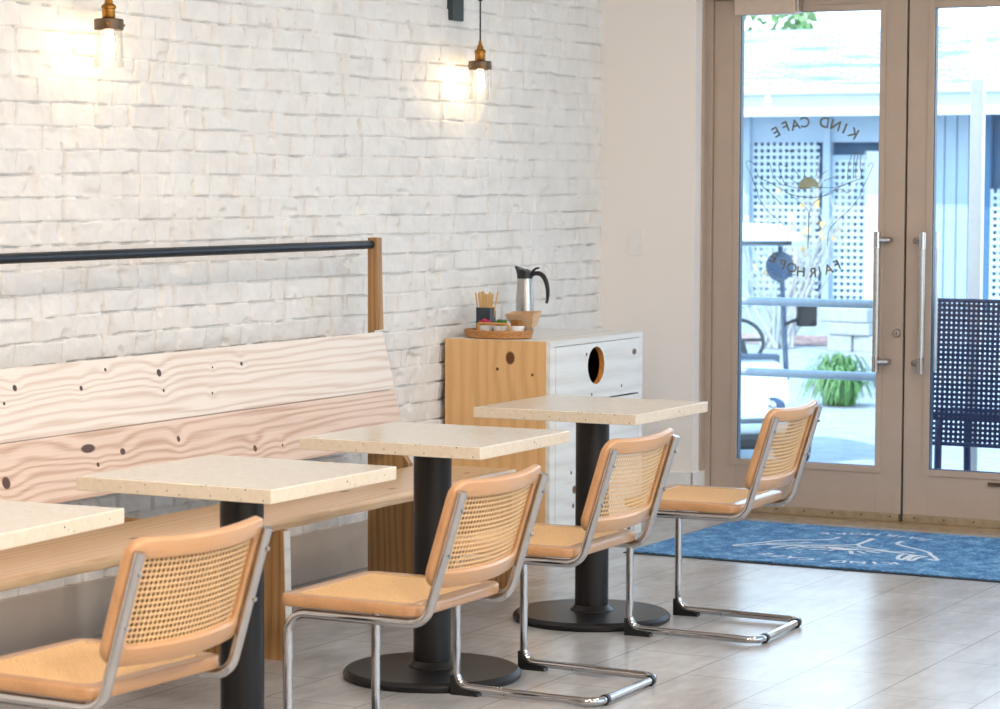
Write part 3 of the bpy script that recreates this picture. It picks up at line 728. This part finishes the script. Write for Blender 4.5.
fs = [(i * ns + k, i * ns + (k + 1) % ns, (i + 1) * ns + (k + 1) % ns, (i + 1) * ns + k) for i in range(4) for k in range(ns)] + [tuple(range(4 * ns, 5 * ns)), tuple(reversed(range(ns)))]
mb.add(vs, fs); obj('spout_collar', mb, M['blackplastic'], CF, 45)
hp = [(.031, 0, .248), (.052, 0, .256), (.078, 0, .25), (.097, 0, .224), (.106, 0, .186), (.105, 0, .150), (.1, 0, .130)]
hp = [tuple(q) for q in [(a, 0, b) for a, b in smooth_line([(p[0], p[2]) for p in hp], 5)]]
rad = [.006 + .0045 * math.sin(PI * min(1, .15 + i / len(hp))) for i in range(len(hp))]
obj('handle', MB().tube(hp, .008, 12, radii=rad), M['blackplastic'], CF, 50)
obj('thumb_lever', MB().tube([(.028, 0, .250), (.038, 0, .266), (.05, 0, .276), (.066, 0, .279)], .005, 10, radii=[.007, .006, .005, .004]), M['blackplastic'], CF, 50)

# ------------------------------------------------------------------ tables
def make_table():
    r = thing('cafe_table', '', 'table')
    obj('tabletop', MB().box(-.305, .305, -.300, .300, .709, .745, .0025), M['terrazzo'], r)
    sp = MB().lathe([(.0, .692), (.055, .692), (.06, .700), (.06, .709), (0, .709)], 28)
    for a in range(4):
        c, s = math.cos(PI / 4 + a * PI / 2), math.sin(PI / 4 + a * PI / 2)
        sp.add([(c * q - s * w_, s * q + c * w_, z) for q, w_, z in ((.03, .022, .709), (.03, -.022, .709), (.19, -.016, .709), (.19, .016, .709), (.03, .022, .686), (.03, -.022, .686), (.19, -.016, .702), (.19, .016, .702))],
               [(0, 1, 2, 3), (7, 6, 5, 4), (0, 4, 5, 1), (1, 5, 6, 2), (2, 6, 7, 3), (3, 7, 4, 0)])
    obj('spider_plate', sp, M['black'], r)
    obj('column', MB().lathe([(.058, .03), (.058, .692)], 40), M['black'], r, 40)
    b = obj('base', MB().lathe([(0, 0), (.266, 0), (.272, .006), (.273, .016), (.267, .024), (.26, .028), (.15, .031), (.08, .033), (0, .033)], 72), M['black'], r, 25)
    obj('collar', MB().lathe([(.075, .032), (.0745, .036), (.066, .041), (.061, .050), (.0582, .052)], 40), M['black'], b, 40)
    return r
tA = make_table()
TS = [((0.873, -0.190), 0.002, 'square terrazzo cafe table farthest along, in front of the pine cabinet'),
      ((0.929, -1.375), 0.011, 'square terrazzo cafe table by the bench end, second from the doors'),
      ((0.976, -2.510), 0.003, 'square terrazzo cafe table in front of the bench, third from the doors'),
      ((0.890, -3.600), 0.070, 'square terrazzo cafe table cut off by the left edge, beside the bench')]
for i, ((x, y), a, lab) in enumerate(TS):
    o = tA if i == 0 else copy_tree(tA)
    o.location = (x, y, 0); o.rotation_euler = (0, 0, a); o['label'] = lab; o['group'] = 'cafe tables along the bench'
    for ch in o.children:
        if ch.name.startswith('tabletop'): ch.scale = ((1, .992, 1), (1.004, .985, 1), (.982, 1.025, 1), (1, 1, 1))[i]
        else: ch.location = ((.010, -.016, 0), (-.016, .003, 0), (.007, 0, 0), (0, 0, 0))[i]

# ------------------------------------------------------------------ chairs
def rrect(ha, hb, r, k=6, m=10):
    """closed loop of points, same count whatever the size"""
    pts = []
    cs = [(ha - r, hb - r, 0), (-ha + r, hb - r, PI / 2), (-ha + r, -hb + r, PI), (ha - r, -hb + r, 1.5 * PI)]
    for i, (cx, cy, a0) in enumerate(cs):
        for q in range(k + 1):
            a = a0 + PI / 2 * q / k; pts.append((cx + r * math.cos(a), cy + r * math.sin(a)))
        nx = cs[(i + 1) % 4]; a1 = nx[2]
        e0 = pts[-1]; e1 = (nx[0] + r * math.cos(a1), nx[1] + r * math.sin(a1))
        for q in range(1, m): pts.append((e0[0] + (e1[0] - e0[0]) * q / m, e0[1] + (e1[1] - e0[1]) * q / m))
    return pts
def ring_frame(ha, hb, r, Wd, h, fn, c=.004, wb=None):
    sec = [(0, -h + c), (0, h - c), (c * .4, h - c * .3), (c, h), (Wd - c, h), (Wd, h - c), (Wd, -h + c), (Wd - c, -h), (c, -h), (c * .4, -h + c * .3)]
    loops = []
    for d, w_ in sec:
        loops.append([fn(a, b, w_) for a, b in rrect(ha - d, hb - d * (wb or 1), max(r - d, .012))])
    n = len(loops[0]); mb = MB(); vs = [p for l in loops for p in l]; S = len(sec)
    mb.add(vs, [(i * n + k, i * n + (k + 1) % n, ((i + 1) % S) * n + (k + 1) % n, ((i + 1) % S) * n + k) for i in range(S) for k in range(n)])
    return mb
def cane_sheet(ha, hb, pitch, fn, hole=.285, t=.0016, diag=.76):
    na, nb = int(round(2 * ha / pitch)), int(round(2 * hb / pitch)); pa, pb = 2 * ha / na, 2 * hb / nb
    mb = MB(); vs = []; fs = []; idx = {}
    def V(i, j, w_, key):
        if key not in idx:
            idx[key] = len(vs); vs.append(fn(i, j, w_))
        return idx[key]
    for ia in range(na):
        for ib in range(nb):
            ca = -ha + (ia + .5) * pa; cb_ = -hb + (ib + .5) * pb
            sq = [(1, 0), (1, 1), (0, 1), (-1, 1), (-1, 0), (-1, -1), (0, -1), (1, -1)]
            for w_, top in ((t / 2, True), (-t / 2, False)):
                o_ = []; q_ = []
                for k, (sa, sb) in enumerate(sq):
                    key = (2 * ia + 1 + sa, 2 * ib + 1 + sb, top)
                    cross = (sa and sb)
                    o_.append(V(ca + sa * pa / 2, cb_ + sb * pb / 2, w_ * (1.9 if cross else 1.0), key))
                    rr = hole * (1.0 if not cross else diag)
                    q_.append(V(ca + sa * pa * rr, cb_ + sb * pb * rr, w_ * .9, (ia, ib, k, top, 'h')))
                for k in range(8):
                    f = (o_[k], o_[(k + 1) % 8], q_[(k + 1) % 8], q_[k]); fs.append(f if top else f[::-1])
            for k in range(8):
                k2 = (k + 1) % 8
                fs.append((idx[(ia, ib, k, True, 'h')], idx[(ia, ib, k2, True, 'h')], idx[(ia, ib, k2, False, 'h')], idx[(ia, ib, k, False, 'h')]))
    mb.add(vs, fs); return mb
HW, LB, UT, ZT_ = .223, .456, .506, .751
LEAN = .306
def make_chair():
    r = thing('dining_chair', '', 'chair')
    side = lambda s: [(UT, s * HW, ZT_), (UT - (ZT_ - .4135) * LEAN, s * HW, .4135), (0, s * HW, .4135), (0, s * HW, .0225), (LB, s * HW, .0165)]
    A = side(-1); Bq = side(1)[::-1]
    path = fillet(A + Bq, [.062, .055, .045, .05, .05, .045, .055, .062], 8)
    fr = obj('tubular_frame', MB().tube(path, .0122, 16), M['chrome'], r, 60)
    for s in (-1, 1):
        g = MB(); prof = [(-.0135, 0), (-.0135, .058), (-.006, .058), (.004, .036), (.022, .0205), (.062, .0175), (.075, .012), (.078, 0)]
        g.prism(prof, lambda u, v, w_: (u, s * HW + w_, v), -.0145, .0145); obj('glide', g, M['blackplastic'], r)
        c = MB(); y = s * HW * .73
        c.prism([(LB + .0155 * math.cos(a), .0165 + .0155 * math.sin(a)) for a in [2 * PI * k / 18 for k in range(18)]], lambda u, v, w_: (u, y + w_, v), -.008, .008)
        c.box(LB - .007, LB + .007, y - .008, y + .008, 0, .006); obj('floor_clip', c, M['blackplastic'], r, 40)
    sf = lambda a, b, w_: (.1775 + a, b, .4435 + w_ - (.004 * (1 - (b / .23) ** 2) if False else 0))
    st = obj('seat', ring_frame(.2075, .233, .040, .043, .0145, sf, .005), M['beech'], r, 40)
    obj('cane_webbing', cane_sheet(.1655, .191, .0129, lambda a, b, w_: (.1775 + a, b, .4550 + w_ - .002 * (1 - (a / .17) ** 2) * (1 - (b / .195) ** 2)), .38, .0036), M['cane'], st)
    obj('seat_spline', ring_frame(.166, .1915, .02, .005, .0018, lambda a, b, w_: (.1775 + a, b, .4567 + w_), .0008), M['cane'], st, 40)
    th = math.atan(LEAN); ct, sn = math.cos(th), math.sin(th)
    tt = .773; hh = .143
    def bf(a, b, w_):                      # a across, b up the slope, w towards the front
        d = -(.0122 + .0125) + .034 * (1 - (a / .236) ** 2) - w_
        zc = tt - hh * ct; uc = UT - (ZT_ - zc) * LEAN
        return (uc + b * sn + d * ct, a, zc + b * ct - d * sn)
    bk = obj('backrest', ring_frame(.236, hh, .045, .043, .0115, bf, .005, 1.05), M['beech'], r, 40)
    obj('cane_webbing', cane_sheet(.194, hh - .044, .0129, lambda a, b, w_: bf(a, b, w_ + .002), .36, .0014), M['cane'], bk)
    for s in (-1, 1):
        for b in (-.045, .075):
            p = Vector(bf(s * HW, b, 0)); ax = Vector((ct, 0, -sn)); q = p + ax * (.0125 + .0245)
            sc = MB().tube([q - ax * .003, q + ax * .001, q + ax * .0022], .005, 12, radii=[.0052, .005, .0025]); obj('screw', sc, M['steel'], r, 40)
    return r
cA = make_chair()
CS = [((1.121, -.203), 2.93, 'cane and chrome dining chair nearest the doors, beside the blue mat'),
      ((1.106, -1.352), 1.22, 'cane and chrome dining chair facing the table by the bench end, between two other chairs'),
      ((1.219, -2.436), 0.72, 'cane and chrome dining chair facing the third table from the doors, whole seat in view'),
      ((1.158, -3.637), -2.11, 'cane and chrome dining chair nearest the camera, cut off at the bottom left')]
for i, ((x, y), a, lab) in enumerate(CS):
    o = cA if i == 0 else copy_tree(cA)
    o.location = (x, y, 0); o.rotation_euler = (0, 0, math.radians(a)); o['label'] = lab; o['group'] = 'cane cantilever chairs along the tables'

# ------------------------------------------------------------------ door mat
MT = thing('door_mat', 'blue entrance mat printed with the cafe emblem inside the doors', 'mat', (1.1, 1.85, 0))
mat_b = obj('rubber_backing', MB().box(-.80, .96, -.575, .575, .0004, .0045, .0015), M['matrubber'], MT)
obj('pile', MB().box(-.782, .942, -.557, .557, .0045, .0095, .002), M['mat'], MT)
fm = lambda x, z: (1.066 + 1.44 * (x - .54) - 1.1, 2.245 - 1.22 * (z - 1.113) - 1.85, .0102)
m1 = MB(); arc_text(m1, ARC1, fm, .5665, .36, 1, .066); obj('printed_lettering', m1, M['matprint'], MT); m1 = MB(); arc_text(m1, ARC2, fm, .53, .36, -1, .062); obj('printed_lettering', m1, M['matprint'], MT)
m1 = MB(); emblem(m1, fm, .013, (0, 0, .00006)); sun_disc(m1, lambda x, z: (fm(x, z)[0], fm(x, z)[1], .0118)); obj('printed_emblem', m1, M['matprint'], MT)

# ------------------------------------------------------------------ outside
struct('ground', MB().add([(-40, 3.95, -.75), (30, 3.95, -.75), (30, 17.5, -.75), (-40, 17.5, -.75), (-40, 24, -.15), (30, 24, -.15), (-40, 60, -.1), (30, 60, -.1)],
       [(0, 1, 2, 3), (3, 2, 5, 4), (4, 5, 7, 6)]), M['asphalt'], label='pale pavement outside the doors')
struct('porch_slab', MB().box(-6, 12, 2.79, 3.95, -.76, -.012, .01), M['concrete'], label='concrete landing outside the doors')
tag(obj('mulch_bed', MB().add([(-12, 20.85, -.430), (-5.4, 20.85, -.430), (-5.4, 21.6, -.361), (-12, 21.6, -.361)], [(0, 1, 2, 3)]), M['mulch']), 'red brown mulch strip before the lattice house', 'mulch', kind='stuff')
HR = thing('pipe_handrail', 'pale grey two rail pipe barrier outside the left door', 'handrail', (-.5, 3.75, -.012))
for z in (.935, .58): obj('rail', MB().tube([(-2.6, 0, z), (1.2, 0, z)], .021, 16), M['galv'], HR, 50)
for x in (-2.6, -1.0, 1.2): obj('post', MB().tube([(x, 0, 0), (x, 0, .955)], .024, 16), M['galv'], HR, 50)
tag(obj('porch_post', MB().box(.893, .957, 3.895, 3.945, -.012, 3.0, .006).box(.88, .97, 3.89, 3.9498, -.012, .03, .004), M['trimwhite']), 'slim white porch post behind the right door', 'post')
# perforated bench
PBN = thing('perforated_bench', 'navy perforated metal bench outside the right door', 'bench', (1.45, 3.39, -.012))
def perf(w, h, pitch, fn, hole=.27, t=.002):
    return cane_sheet(w, h, pitch, fn, hole, t, .707)
obj('back_panel', perf(.60, .335, .0235, lambda a, b, w_: (a, w_ + (b * .04), .645 + b), .235), M['navymetal'], PBN)
obj('seat_panel', perf(.60, .21, .0235, lambda a, b, w_: (a, .25 + b, .43 + w_ - .02 * math.sin((b + .21) * 6))), M['navymetal'], PBN)
fr = MB(); fr.tube([(-.61, -.013, .31), (-.61, .014, .98), (.61, .014, .98), (.61, -.013, .31)], .011, 10, closed=True); fr.tube([(-.61, .03, .43), (.61, .03, .43), (.61, .47, .43), (-.61, .47, .43)], .011, 10, closed=True)
obj('rim', fr, M['navymetal'], PBN)
for x in (-.52, .52):
    obj('leg', MB().tube(fillet([(x, -.02, .0), (x, -.005, .43), (x, .42, .43), (x, .44, .0)], [.05, .05]), .018, 12), M['navymetal'], PBN, 50)

# golf cart, nose towards the doors
GC = thing('golf_cart', 'white golf cart parked outside beyond the handrail', 'golf cart', (-3.55, 10.88, -.75), .75)
hwid = .57
def loft(secs, mb=None):
    mb = mb or MB(); n = len(secs[0]); vs = [p for s in secs for p in s]
    fs = [(i * n + k, i * n + (k + 1) % n, (i + 1) * n + (k + 1) % n, (i + 1) * n + k) for i in range(len(secs) - 1) for k in range(n)]
    fs += [tuple(range(n)), tuple(range((len(secs) - 1) * n, len(secs) * n))]
    return mb.add(vs, fs)
def sect(y, w, z0, z1, r=.10, k=5):
    pts = rrect(w, (z1 - z0) / 2, r, k, 2); return [(a, y, (z0 + z1) / 2 + b) for a, b in pts]
obj('roof', loft([sect(y, w, z0, z1, .035) for y, w, z0, z1 in ((-.50, .56, 1.775, 1.81), (-.44, .70, 1.765, 1.84), (.1, .73, 1.765, 1.93), (.9, .73, 1.765, 1.93), (1.35, .66, 1.765, 1.86))]), M['cartwhite'], GC, 40)
obj('front_cowl', loft([sect(y, w, z0, z1, .10) for y, w, z0, z1 in ((-.92, .30, .34, .50), (-.88, .40, .30, .60), (-.74, .47, .28, .72), (-.45, .54, .28, .84), (-.30, .56, .28, .86))]), M['cartwhite'], GC, 50)
obj('bumper', MB().box(-.42, .42, -.97, -.86, .20, .31, .03), M['blackplastic'], GC)
for s in (-1, 1):
    h = obj('headlight', MB().lathe([(0, -.012), (.055, -.008), (.085, .0), (.09, .012), (.09, .04)], 24, M=Matrix.Translation((s * .25, -.885, .53)) @ Matrix.Rotation(-PI / 2, 4, 'X') @ Matrix.Rotation(s * .25, 4, 'Y'), sx=1.3, sy=.8), M['cartblue'], GC, 50)
    obj('lens', MB().lathe([(0, -.018), (.035, -.014), (.045, -.004)], 20, M=Matrix.Translation((s * .25, -.897, .53)) @ Matrix.Rotation(-PI / 2, 4, 'X')), M['steel'], h, 50)
    obj('front_strut', MB().tube([(s * .56, -.42, .70), (s * .555, -.26, 1.77)], .022, 12), M['cartblue'], GC, 50)
    obj('rear_strut', MB().tube([(s * .56, 1.1, .70), (s * .56, 1.05, 1.77)], .022, 12), M['blackplastic'], GC, 50)
    for y in (-.70, 1.0):
        wh = obj('wheel', MB().lathe([(.10, -.085), (.20, -.085), (.228, -.06), (.23, 0), (.228, .06), (.20, .085), (.10, .085)], 32, M=Matrix.Translation((s * .50, y, .23)) @ Matrix.Rotation(PI / 2, 4, 'Y')), M['rubber'], GC, 40)
        obj('hub', MB().lathe([(0, -.07), (.05, -.075), (.11, -.06), (.115, 0), (.11, .06), (.05, .075), (0, .07)], 24, M=Matrix.Translation((s * .50, y, .23)) @ Matrix.Rotation(PI / 2, 4, 'Y')), M['steel'], wh, 40)
obj('windshield', MB().add([(-.55, -.43, .84), (.55, -.43, .84), (.545, -.27, 1.765), (-.545, -.27, 1.765), (-.55, -.436, .84), (.55, -.436, .84), (.545, -.276, 1.765), (-.545, -.276, 1.765)],
    [(0, 1, 2, 3), (7, 6, 5, 4), (0, 4, 5, 1), (1, 5, 6, 2), (2, 6, 7, 3), (3, 7, 4, 0)]), M['glass'], GC)
obj('tub', MB().box(-.56, .56, -.30, 1.25, .25, .42, .03).box(-.56, .56, .35, 1.25, .42, .68, .04), M['cartwhite'], GC)
obj('seat', MB().box(-.52, .52, .36, .85, .68, .80, .04).box(-.52, .52, .82, .93, .80, 1.18, .04), M['cartblue'], GC)
swp = [(.28 + .19 * math.cos(2 * PI * k / 28), -.12 + .07 * math.sin(2 * PI * k / 28), 1.0 + .16 * math.sin(2 * PI * k / 28)) for k in range(28)]
w = obj('steering_wheel', MB().tube(swp, .016, 10, closed=True), M['blackplastic'], GC, 60)
obj('column', MB().tube([(.28, -.3, .80), (.28, -.12, 1.0)], .025, 10).tube([(.10, -.12, 1.0), (.46, -.12, 1.0)], .014, 8), M['blackplastic'], w, 60)
obj('dashboard', MB().box(-.54, .54, -.34, -.2, .72, .90, .03), M['cartblue'], GC)
obj('round_mirror', MB().lathe([(0, -.02), (.08, -.015), (.12, .0), (.12, .012), (0, .014)], 28, M=Matrix.Translation((.54, -.3, 1.60)) @ Matrix.Rotation(-PI / 2, 4, 'X')), M['cartblue'], GC, 40)
sm = obj('side_mirror', MB().box(.66, .82, -.42, -.34, 1.12, 1.30, .02), M['blackplastic'], GC)
obj('mirror_arm', MB().tube([(.555, -.38, 1.14), (.67, -.38, 1.18)], .014, 8), M['blackplastic'], sm)

# strappy plants
def clump(x, y, z, r, h, n, label, grp='strap leaved clumps'):
    t_ = thing('strap_leaf_plant', label, 'plant', (x, y, z), 0, grp)
    mb = MB()
    for i in range(n):
        a = random.uniform(0, 2 * PI); L = random.uniform(.55, 1); rr = r * L; hh = h * random.uniform(.55, 1); w2 = random.uniform(.008, .014)
        b0 = (random.uniform(-.14, .14), random.uniform(-.12, .12)); vs = []; K = 7
        for k in range(K + 1):
            s = k / K; q = rr * s; zz = hh * (3.1 * s - 3.0 * s * s) + .01; ww = w2 * (1 - s) ** .5 + .001
            cx = b0[0] + math.cos(a) * q; cy = b0[1] + math.sin(a) * q
            vs += [(cx - math.sin(a) * ww, cy + math.cos(a) * ww, zz), (cx + math.sin(a) * ww, cy - math.cos(a) * ww, zz + .004)]
        mb.add(vs, [(2 * k, 2 * k + 1, 2 * k + 3, 2 * k + 2) for k in range(K)])
    obj('leaves', mb, M['leaf'], t_, None, False)
    obj('crown', MB().lathe([(.05, 0), (.04, .03), (.02, .05), (0, .055)], 14), M['leaf'], t_, 50)
clump(-4.48, 16.5, -.75, .46, .50, 170, 'larger green strap leaved plant by the pavement, seen through the left door')
clump(-5.15, 18.3, -.67, .34, .42, 110, 'smaller green strap leaved plant behind the larger one')
# pale stone blocks stacked by the lattice
BLK = [(-6.00, 20.6, -.478, .30, .22, .20, .05), (-5.69, 20.62, -.478, .27, .22, .20, -.06), (-5.88, 20.6, -.275, .52, .24, .15, .02), (-5.95, 20.6, -.122, .62, .24, .17, -.03)]
LB_ = ['pale stone block at the bottom left of the stack', 'pale stone block at the bottom right of the stack', 'long pale stone block in the middle of the stack', 'pale stone block on top of the stack']
for (x, y, z, a, b, h, rz), lab in zip(BLK, LB_):
    o = obj('stone_block', MB().box(-a / 2, a / 2, -b / 2, b / 2, 0, h, .02), M['stone']); o.location = (x, y, z); o.rotation_euler = (0, 0, rz)
    tag(o, lab, 'stone block', 'stone blocks by the lattice')
# bare pale shrub with a few amber leaves
SH = thing('bare_shrub', 'leafless pale branching shrub before the lattice', 'shrub', (-6.8, 20.6, -.46))
mb = MB(); lf = MB()
for i in range(26):
    a = random.uniform(-1.1, 1.1); L = random.uniform(1.5, 2.5); b = random.uniform(-.5, .5)
    p0 = Vector((random.uniform(-.15, .15), random.uniform(-.12, .12), 0)); d = Vector((math.sin(a) * .62, b * .4, 1)).normalized()
    pts = [p0 + d * (L * s) + Vector((.05 * math.sin(5 * s + i), 0, .0)) for s in (0, .25, .5, .75, 1)]
    mb.tube(pts, .01, 6, radii=[.02, .017, .013, .01, .005])
    for q in range(3):
        s = random.uniform(.35, .9); c = p0 + d * (L * s); d2 = Vector((random.uniform(-.8, .8), random.uniform(-.4, .4), .8)).normalized()
        mb.tube([c, c + d2 * .25, c + d2 * .5 + Vector((0, 0, .05))], .006, 5, radii=[.009, .006, .003])
        if random.random() < .45:
            e = c + d2 * random.uniform(.2, .5); s2 = .035
            lf.add([e + Vector((-s2, 0, 0)), e + Vector((0, .01, s2 * 1.4)), e + Vector((s2, 0, 0)), e + Vector((0, -.01, -s2 * 1.4))], [(0, 1, 2, 3)])
obj('branches', mb, M['bark'], SH, 60); obj('leaves', lf, M['yellowleaf'], SH, None, False)

# house across the lot
HS = thing('lattice_house', 'pale house with shingled roof and lattice across the lot', 'house', (-7.5, 24, -.15))
hx = lambda x: x + 7.5
hz = lambda z: z + .15
def hbox(mb, x0, x1, y0, y1, z0, z1, bev=0): return mb.box(hx(x0), hx(x1), y0 - 24, y1 - 24, hz(z0), hz(z1), bev)
obj('roof', MB().add([(hx(-14), -.75, hz(2.80)), (hx(-1), -.75, hz(2.80)), (hx(-1), 3.6, hz(3.80)), (hx(-14), 3.6, hz(3.80)), (hx(-14), -.75, hz(2.74)), (hx(-1), -.75, hz(2.74)), (hx(-1), 3.6, hz(3.70)), (hx(-14), 3.6, hz(3.70)),],
    [(0, 1, 2, 3), (7, 6, 5, 4), (0, 4, 5, 1), (1, 5, 6, 2), (2, 6, 7, 3), (3, 7, 4, 0)]), M['shingle'], HS)
obj('gutter', hbox(MB(), -14, -1, 23.16, 23.27, 2.68, 2.79, .02), M['housewhite'], HS)
obj('fascia', hbox(MB(), -14, -1, 23.27, 23.33, 2.40, 2.76), M['housewhite'], HS)
obj('soffit', hbox(MB(), -14, -1, 23.33, 24.1, 2.52, 2.56), M['housewhite'], HS)
obj('frieze_board', hbox(MB(), -14, -6.05, 23.96, 24.06, 2.07, 2.52), M['houseblue'], HS)
obj('inner_wall', hbox(MB(), -14, -1, 24.22, 24.3, -.15, 3.0), M['crawl'], HS)
obj('porch_floor', hbox(MB(), -14, -6.05, 23.95, 24.22, -.22, -.12), M['houseblue'], HS)
def lat(x0, x1, z0, z1, y=24.0):
    mb = MB(); p = .0885; w2 = .021
    x = x0
    while x <= x1 + .001:
        hbox(mb, x - w2, x + w2, y, y + .012, z0, z1); x += p
    z = z0
    while z <= z1 + .001:
        hbox(mb, x0, x1, y - .012, y, z - w2, z + w2); z += p
    return obj('lattice_panel', mb, M['lattice'], HS)
lat(-9.9, -8.75, -.12, 2.07); lat(-8.58, -7.62, -.12, 2.07); lat(-7.42, -6.95, -.12, 1.84); lat(-5.25, -4.2, -.12, 1.46)
obj('transom', hbox(MB(), -7.45, -6.9, 23.97, 24.04, 1.84, 1.90), M['houseblue'], HS)
for x0, x1 in ((-8.74, -8.59), (-7.54, -7.44), (-6.93, -6.75)): obj('post', hbox(MB(), x0, x1, 23.9, 24.05, -.15, 2.52 if x0 < -7 else 1.95, .006), M['houseblue' if x0 < -7 else 'housewhite'], HS)
sd = MB(); x = -6.7
while x < -1.1:
    if not -5.29 < x + .1 < -4.2: hbox(sd, x, x + .15, 23.97, 24.06, -.15, 2.52, .006)
    x += .165
sd2 = hbox(MB(), -6.72, -5.28, 24.0, 24.08, -.15, 2.52); hbox(sd2, -4.2, -1.0, 24.0, 24.08, -.15, 2.52)
ss = obj('board_siding', sd, M['houseblue'], HS); obj('siding_backing', sd2, M['crawl'], ss)
# trees behind the house
def tree(x, y, z, h, r, label):
    t_ = thing('leafy_tree', label, 'tree', (x, y, z), 0, 'trees behind the house')
    obj('trunk', MB().tube([(0, 0, 0), (.1, 0, h * .5), (0, .1, h * .8)], .15, 10, radii=[.2, .15, .08]), M['bark'], t_, 60)
    mb = MB()
    for i in range(900):
        d = Vector((random.gauss(0, 1), random.gauss(0, 1), random.gauss(0, .8))).normalized() * r * random.uniform(.5, 1) ** .5
        c = Vector((0, 0, h * .85)) + d; s2 = random.uniform(.08, .16)
        e1 = Vector((random.gauss(0, 1), random.gauss(0, 1), random.gauss(0, 1))).normalized() * s2; e2 = e1.orthogonal().normalized() * s2 * .6
        mb.add([c - e1, c - e2, c + e1, c + e2], [(0, 1, 2, 3)])
    obj('crown', mb, M['treeleaf'], t_, None, False)
tree(-13.6, 34, -.1, 5.2, 1.9, 'pale green leafy tree above the shingled roof')

# ------------------------------------------------------------------ light
W_ = bpy.data.worlds.new('sky'); SC.world = W_; W_.use_nodes = True
nt = W_.node_tree; bg = nt.nodes['Background']
tc = nt.nodes.new('ShaderNodeTexCoord'); sx = nt.nodes.new('ShaderNodeSeparateXYZ'); nt.links.new(tc.outputs['Generated'], sx.inputs[0])
rp = nt.nodes.new('ShaderNodeValToRGB'); nt.links.new(sx.outputs['Z'], rp.inputs['Fac'])
rp.color_ramp.elements[0].position = 0.0; rp.color_ramp.elements[0].color = (0.84, 0.93, 1.0, 1)
rp.color_ramp.elements[1].position = 0.7; rp.color_ramp.elements[1].color = (0.42, 0.68, 1.0, 1)
nt.links.new(rp.outputs['Color'], bg.inputs['Color']); bg.inputs['Strength'].default_value = 3.6

def light(name, ty, loc, energy, col, **kw):
    l = bpy.data.lights.new(name, ty); l.energy = energy; l.color = col
    for k, v in kw.items(): setattr(l, k, v)
    o = bpy.data.objects.new(name, l); COL.objects.link(o); o.location = loc; return o
sun = light('sun', 'SUN', (0, 0, 20), 5.0, (1.0, .96, .9), angle=.01)
sun.rotation_euler = Vector((.25, .52, -.85)).to_track_quat('-Z', 'Y').to_euler()
for x, y, e in ((3.0, -.4, 32), (2.8, -3.0, 28), (4.8, -2.6, 46), (2.8, -5.6, 72), (4.8, -5.6, 110), (3.4, -8.2, 125)):
    light('ceiling_fill', 'AREA', (x, y, CEIL - .03), e, (1.0, .86, .73), shape='DISK', size=.5)  # unseen warm fill lamps added under the ceiling to brighten the room

# ------------------------------------------------------------------ camera
cam = bpy.data.cameras.new('camera'); co = bpy.data.objects.new('camera', cam); COL.objects.link(co); SC.camera = co
def norm(v): return Vector(v).normalized()
yaw, pit, roll = 0.4916653, 0.0667625, 0.0035686
F = Vector((-math.sin(yaw) * math.cos(pit), math.cos(yaw) * math.cos(pit), -math.sin(pit))); R0 = Vector((math.cos(yaw), math.sin(yaw), 0)); U0 = R0.cross(F)
R1 = R0 * math.cos(roll) + U0 * math.sin(roll); U1 = -R0 * math.sin(roll) + U0 * math.cos(roll)
mw = Matrix.Identity(4)
for i in range(3): mw[i][0], mw[i][1], mw[i][2] = R1[i], U1[i], -F[i]
mw[0][3], mw[1][3], mw[2][3] = 4.7384, -8.0837, 1.503
co.matrix_world = mw
cam.sensor_fit = 'HORIZONTAL'; cam.sensor_width = 36.0; cam.lens = 2552.06 * 36 / 1000
cam.clip_start = .1; cam.clip_end = 200
cam.dof.use_dof = True; cam.dof.focus_distance = 8.6; cam.dof.aperture_fstop = 7.0

SC.view_settings.view_transform = 'Standard'; SC.view_settings.look = 'None'
SC.view_settings.gamma = 1.0; SC.view_settings.exposure = 0.0; SC.view_settings.use_curve_mapping = False
try:
    SC.cycles.use_denoising = True; SC.cycles.max_bounces = 10; SC.cycles.transparent_max_bounces = 16; SC.cycles.sample_clamp_indirect = 6.0
except Exception: pass
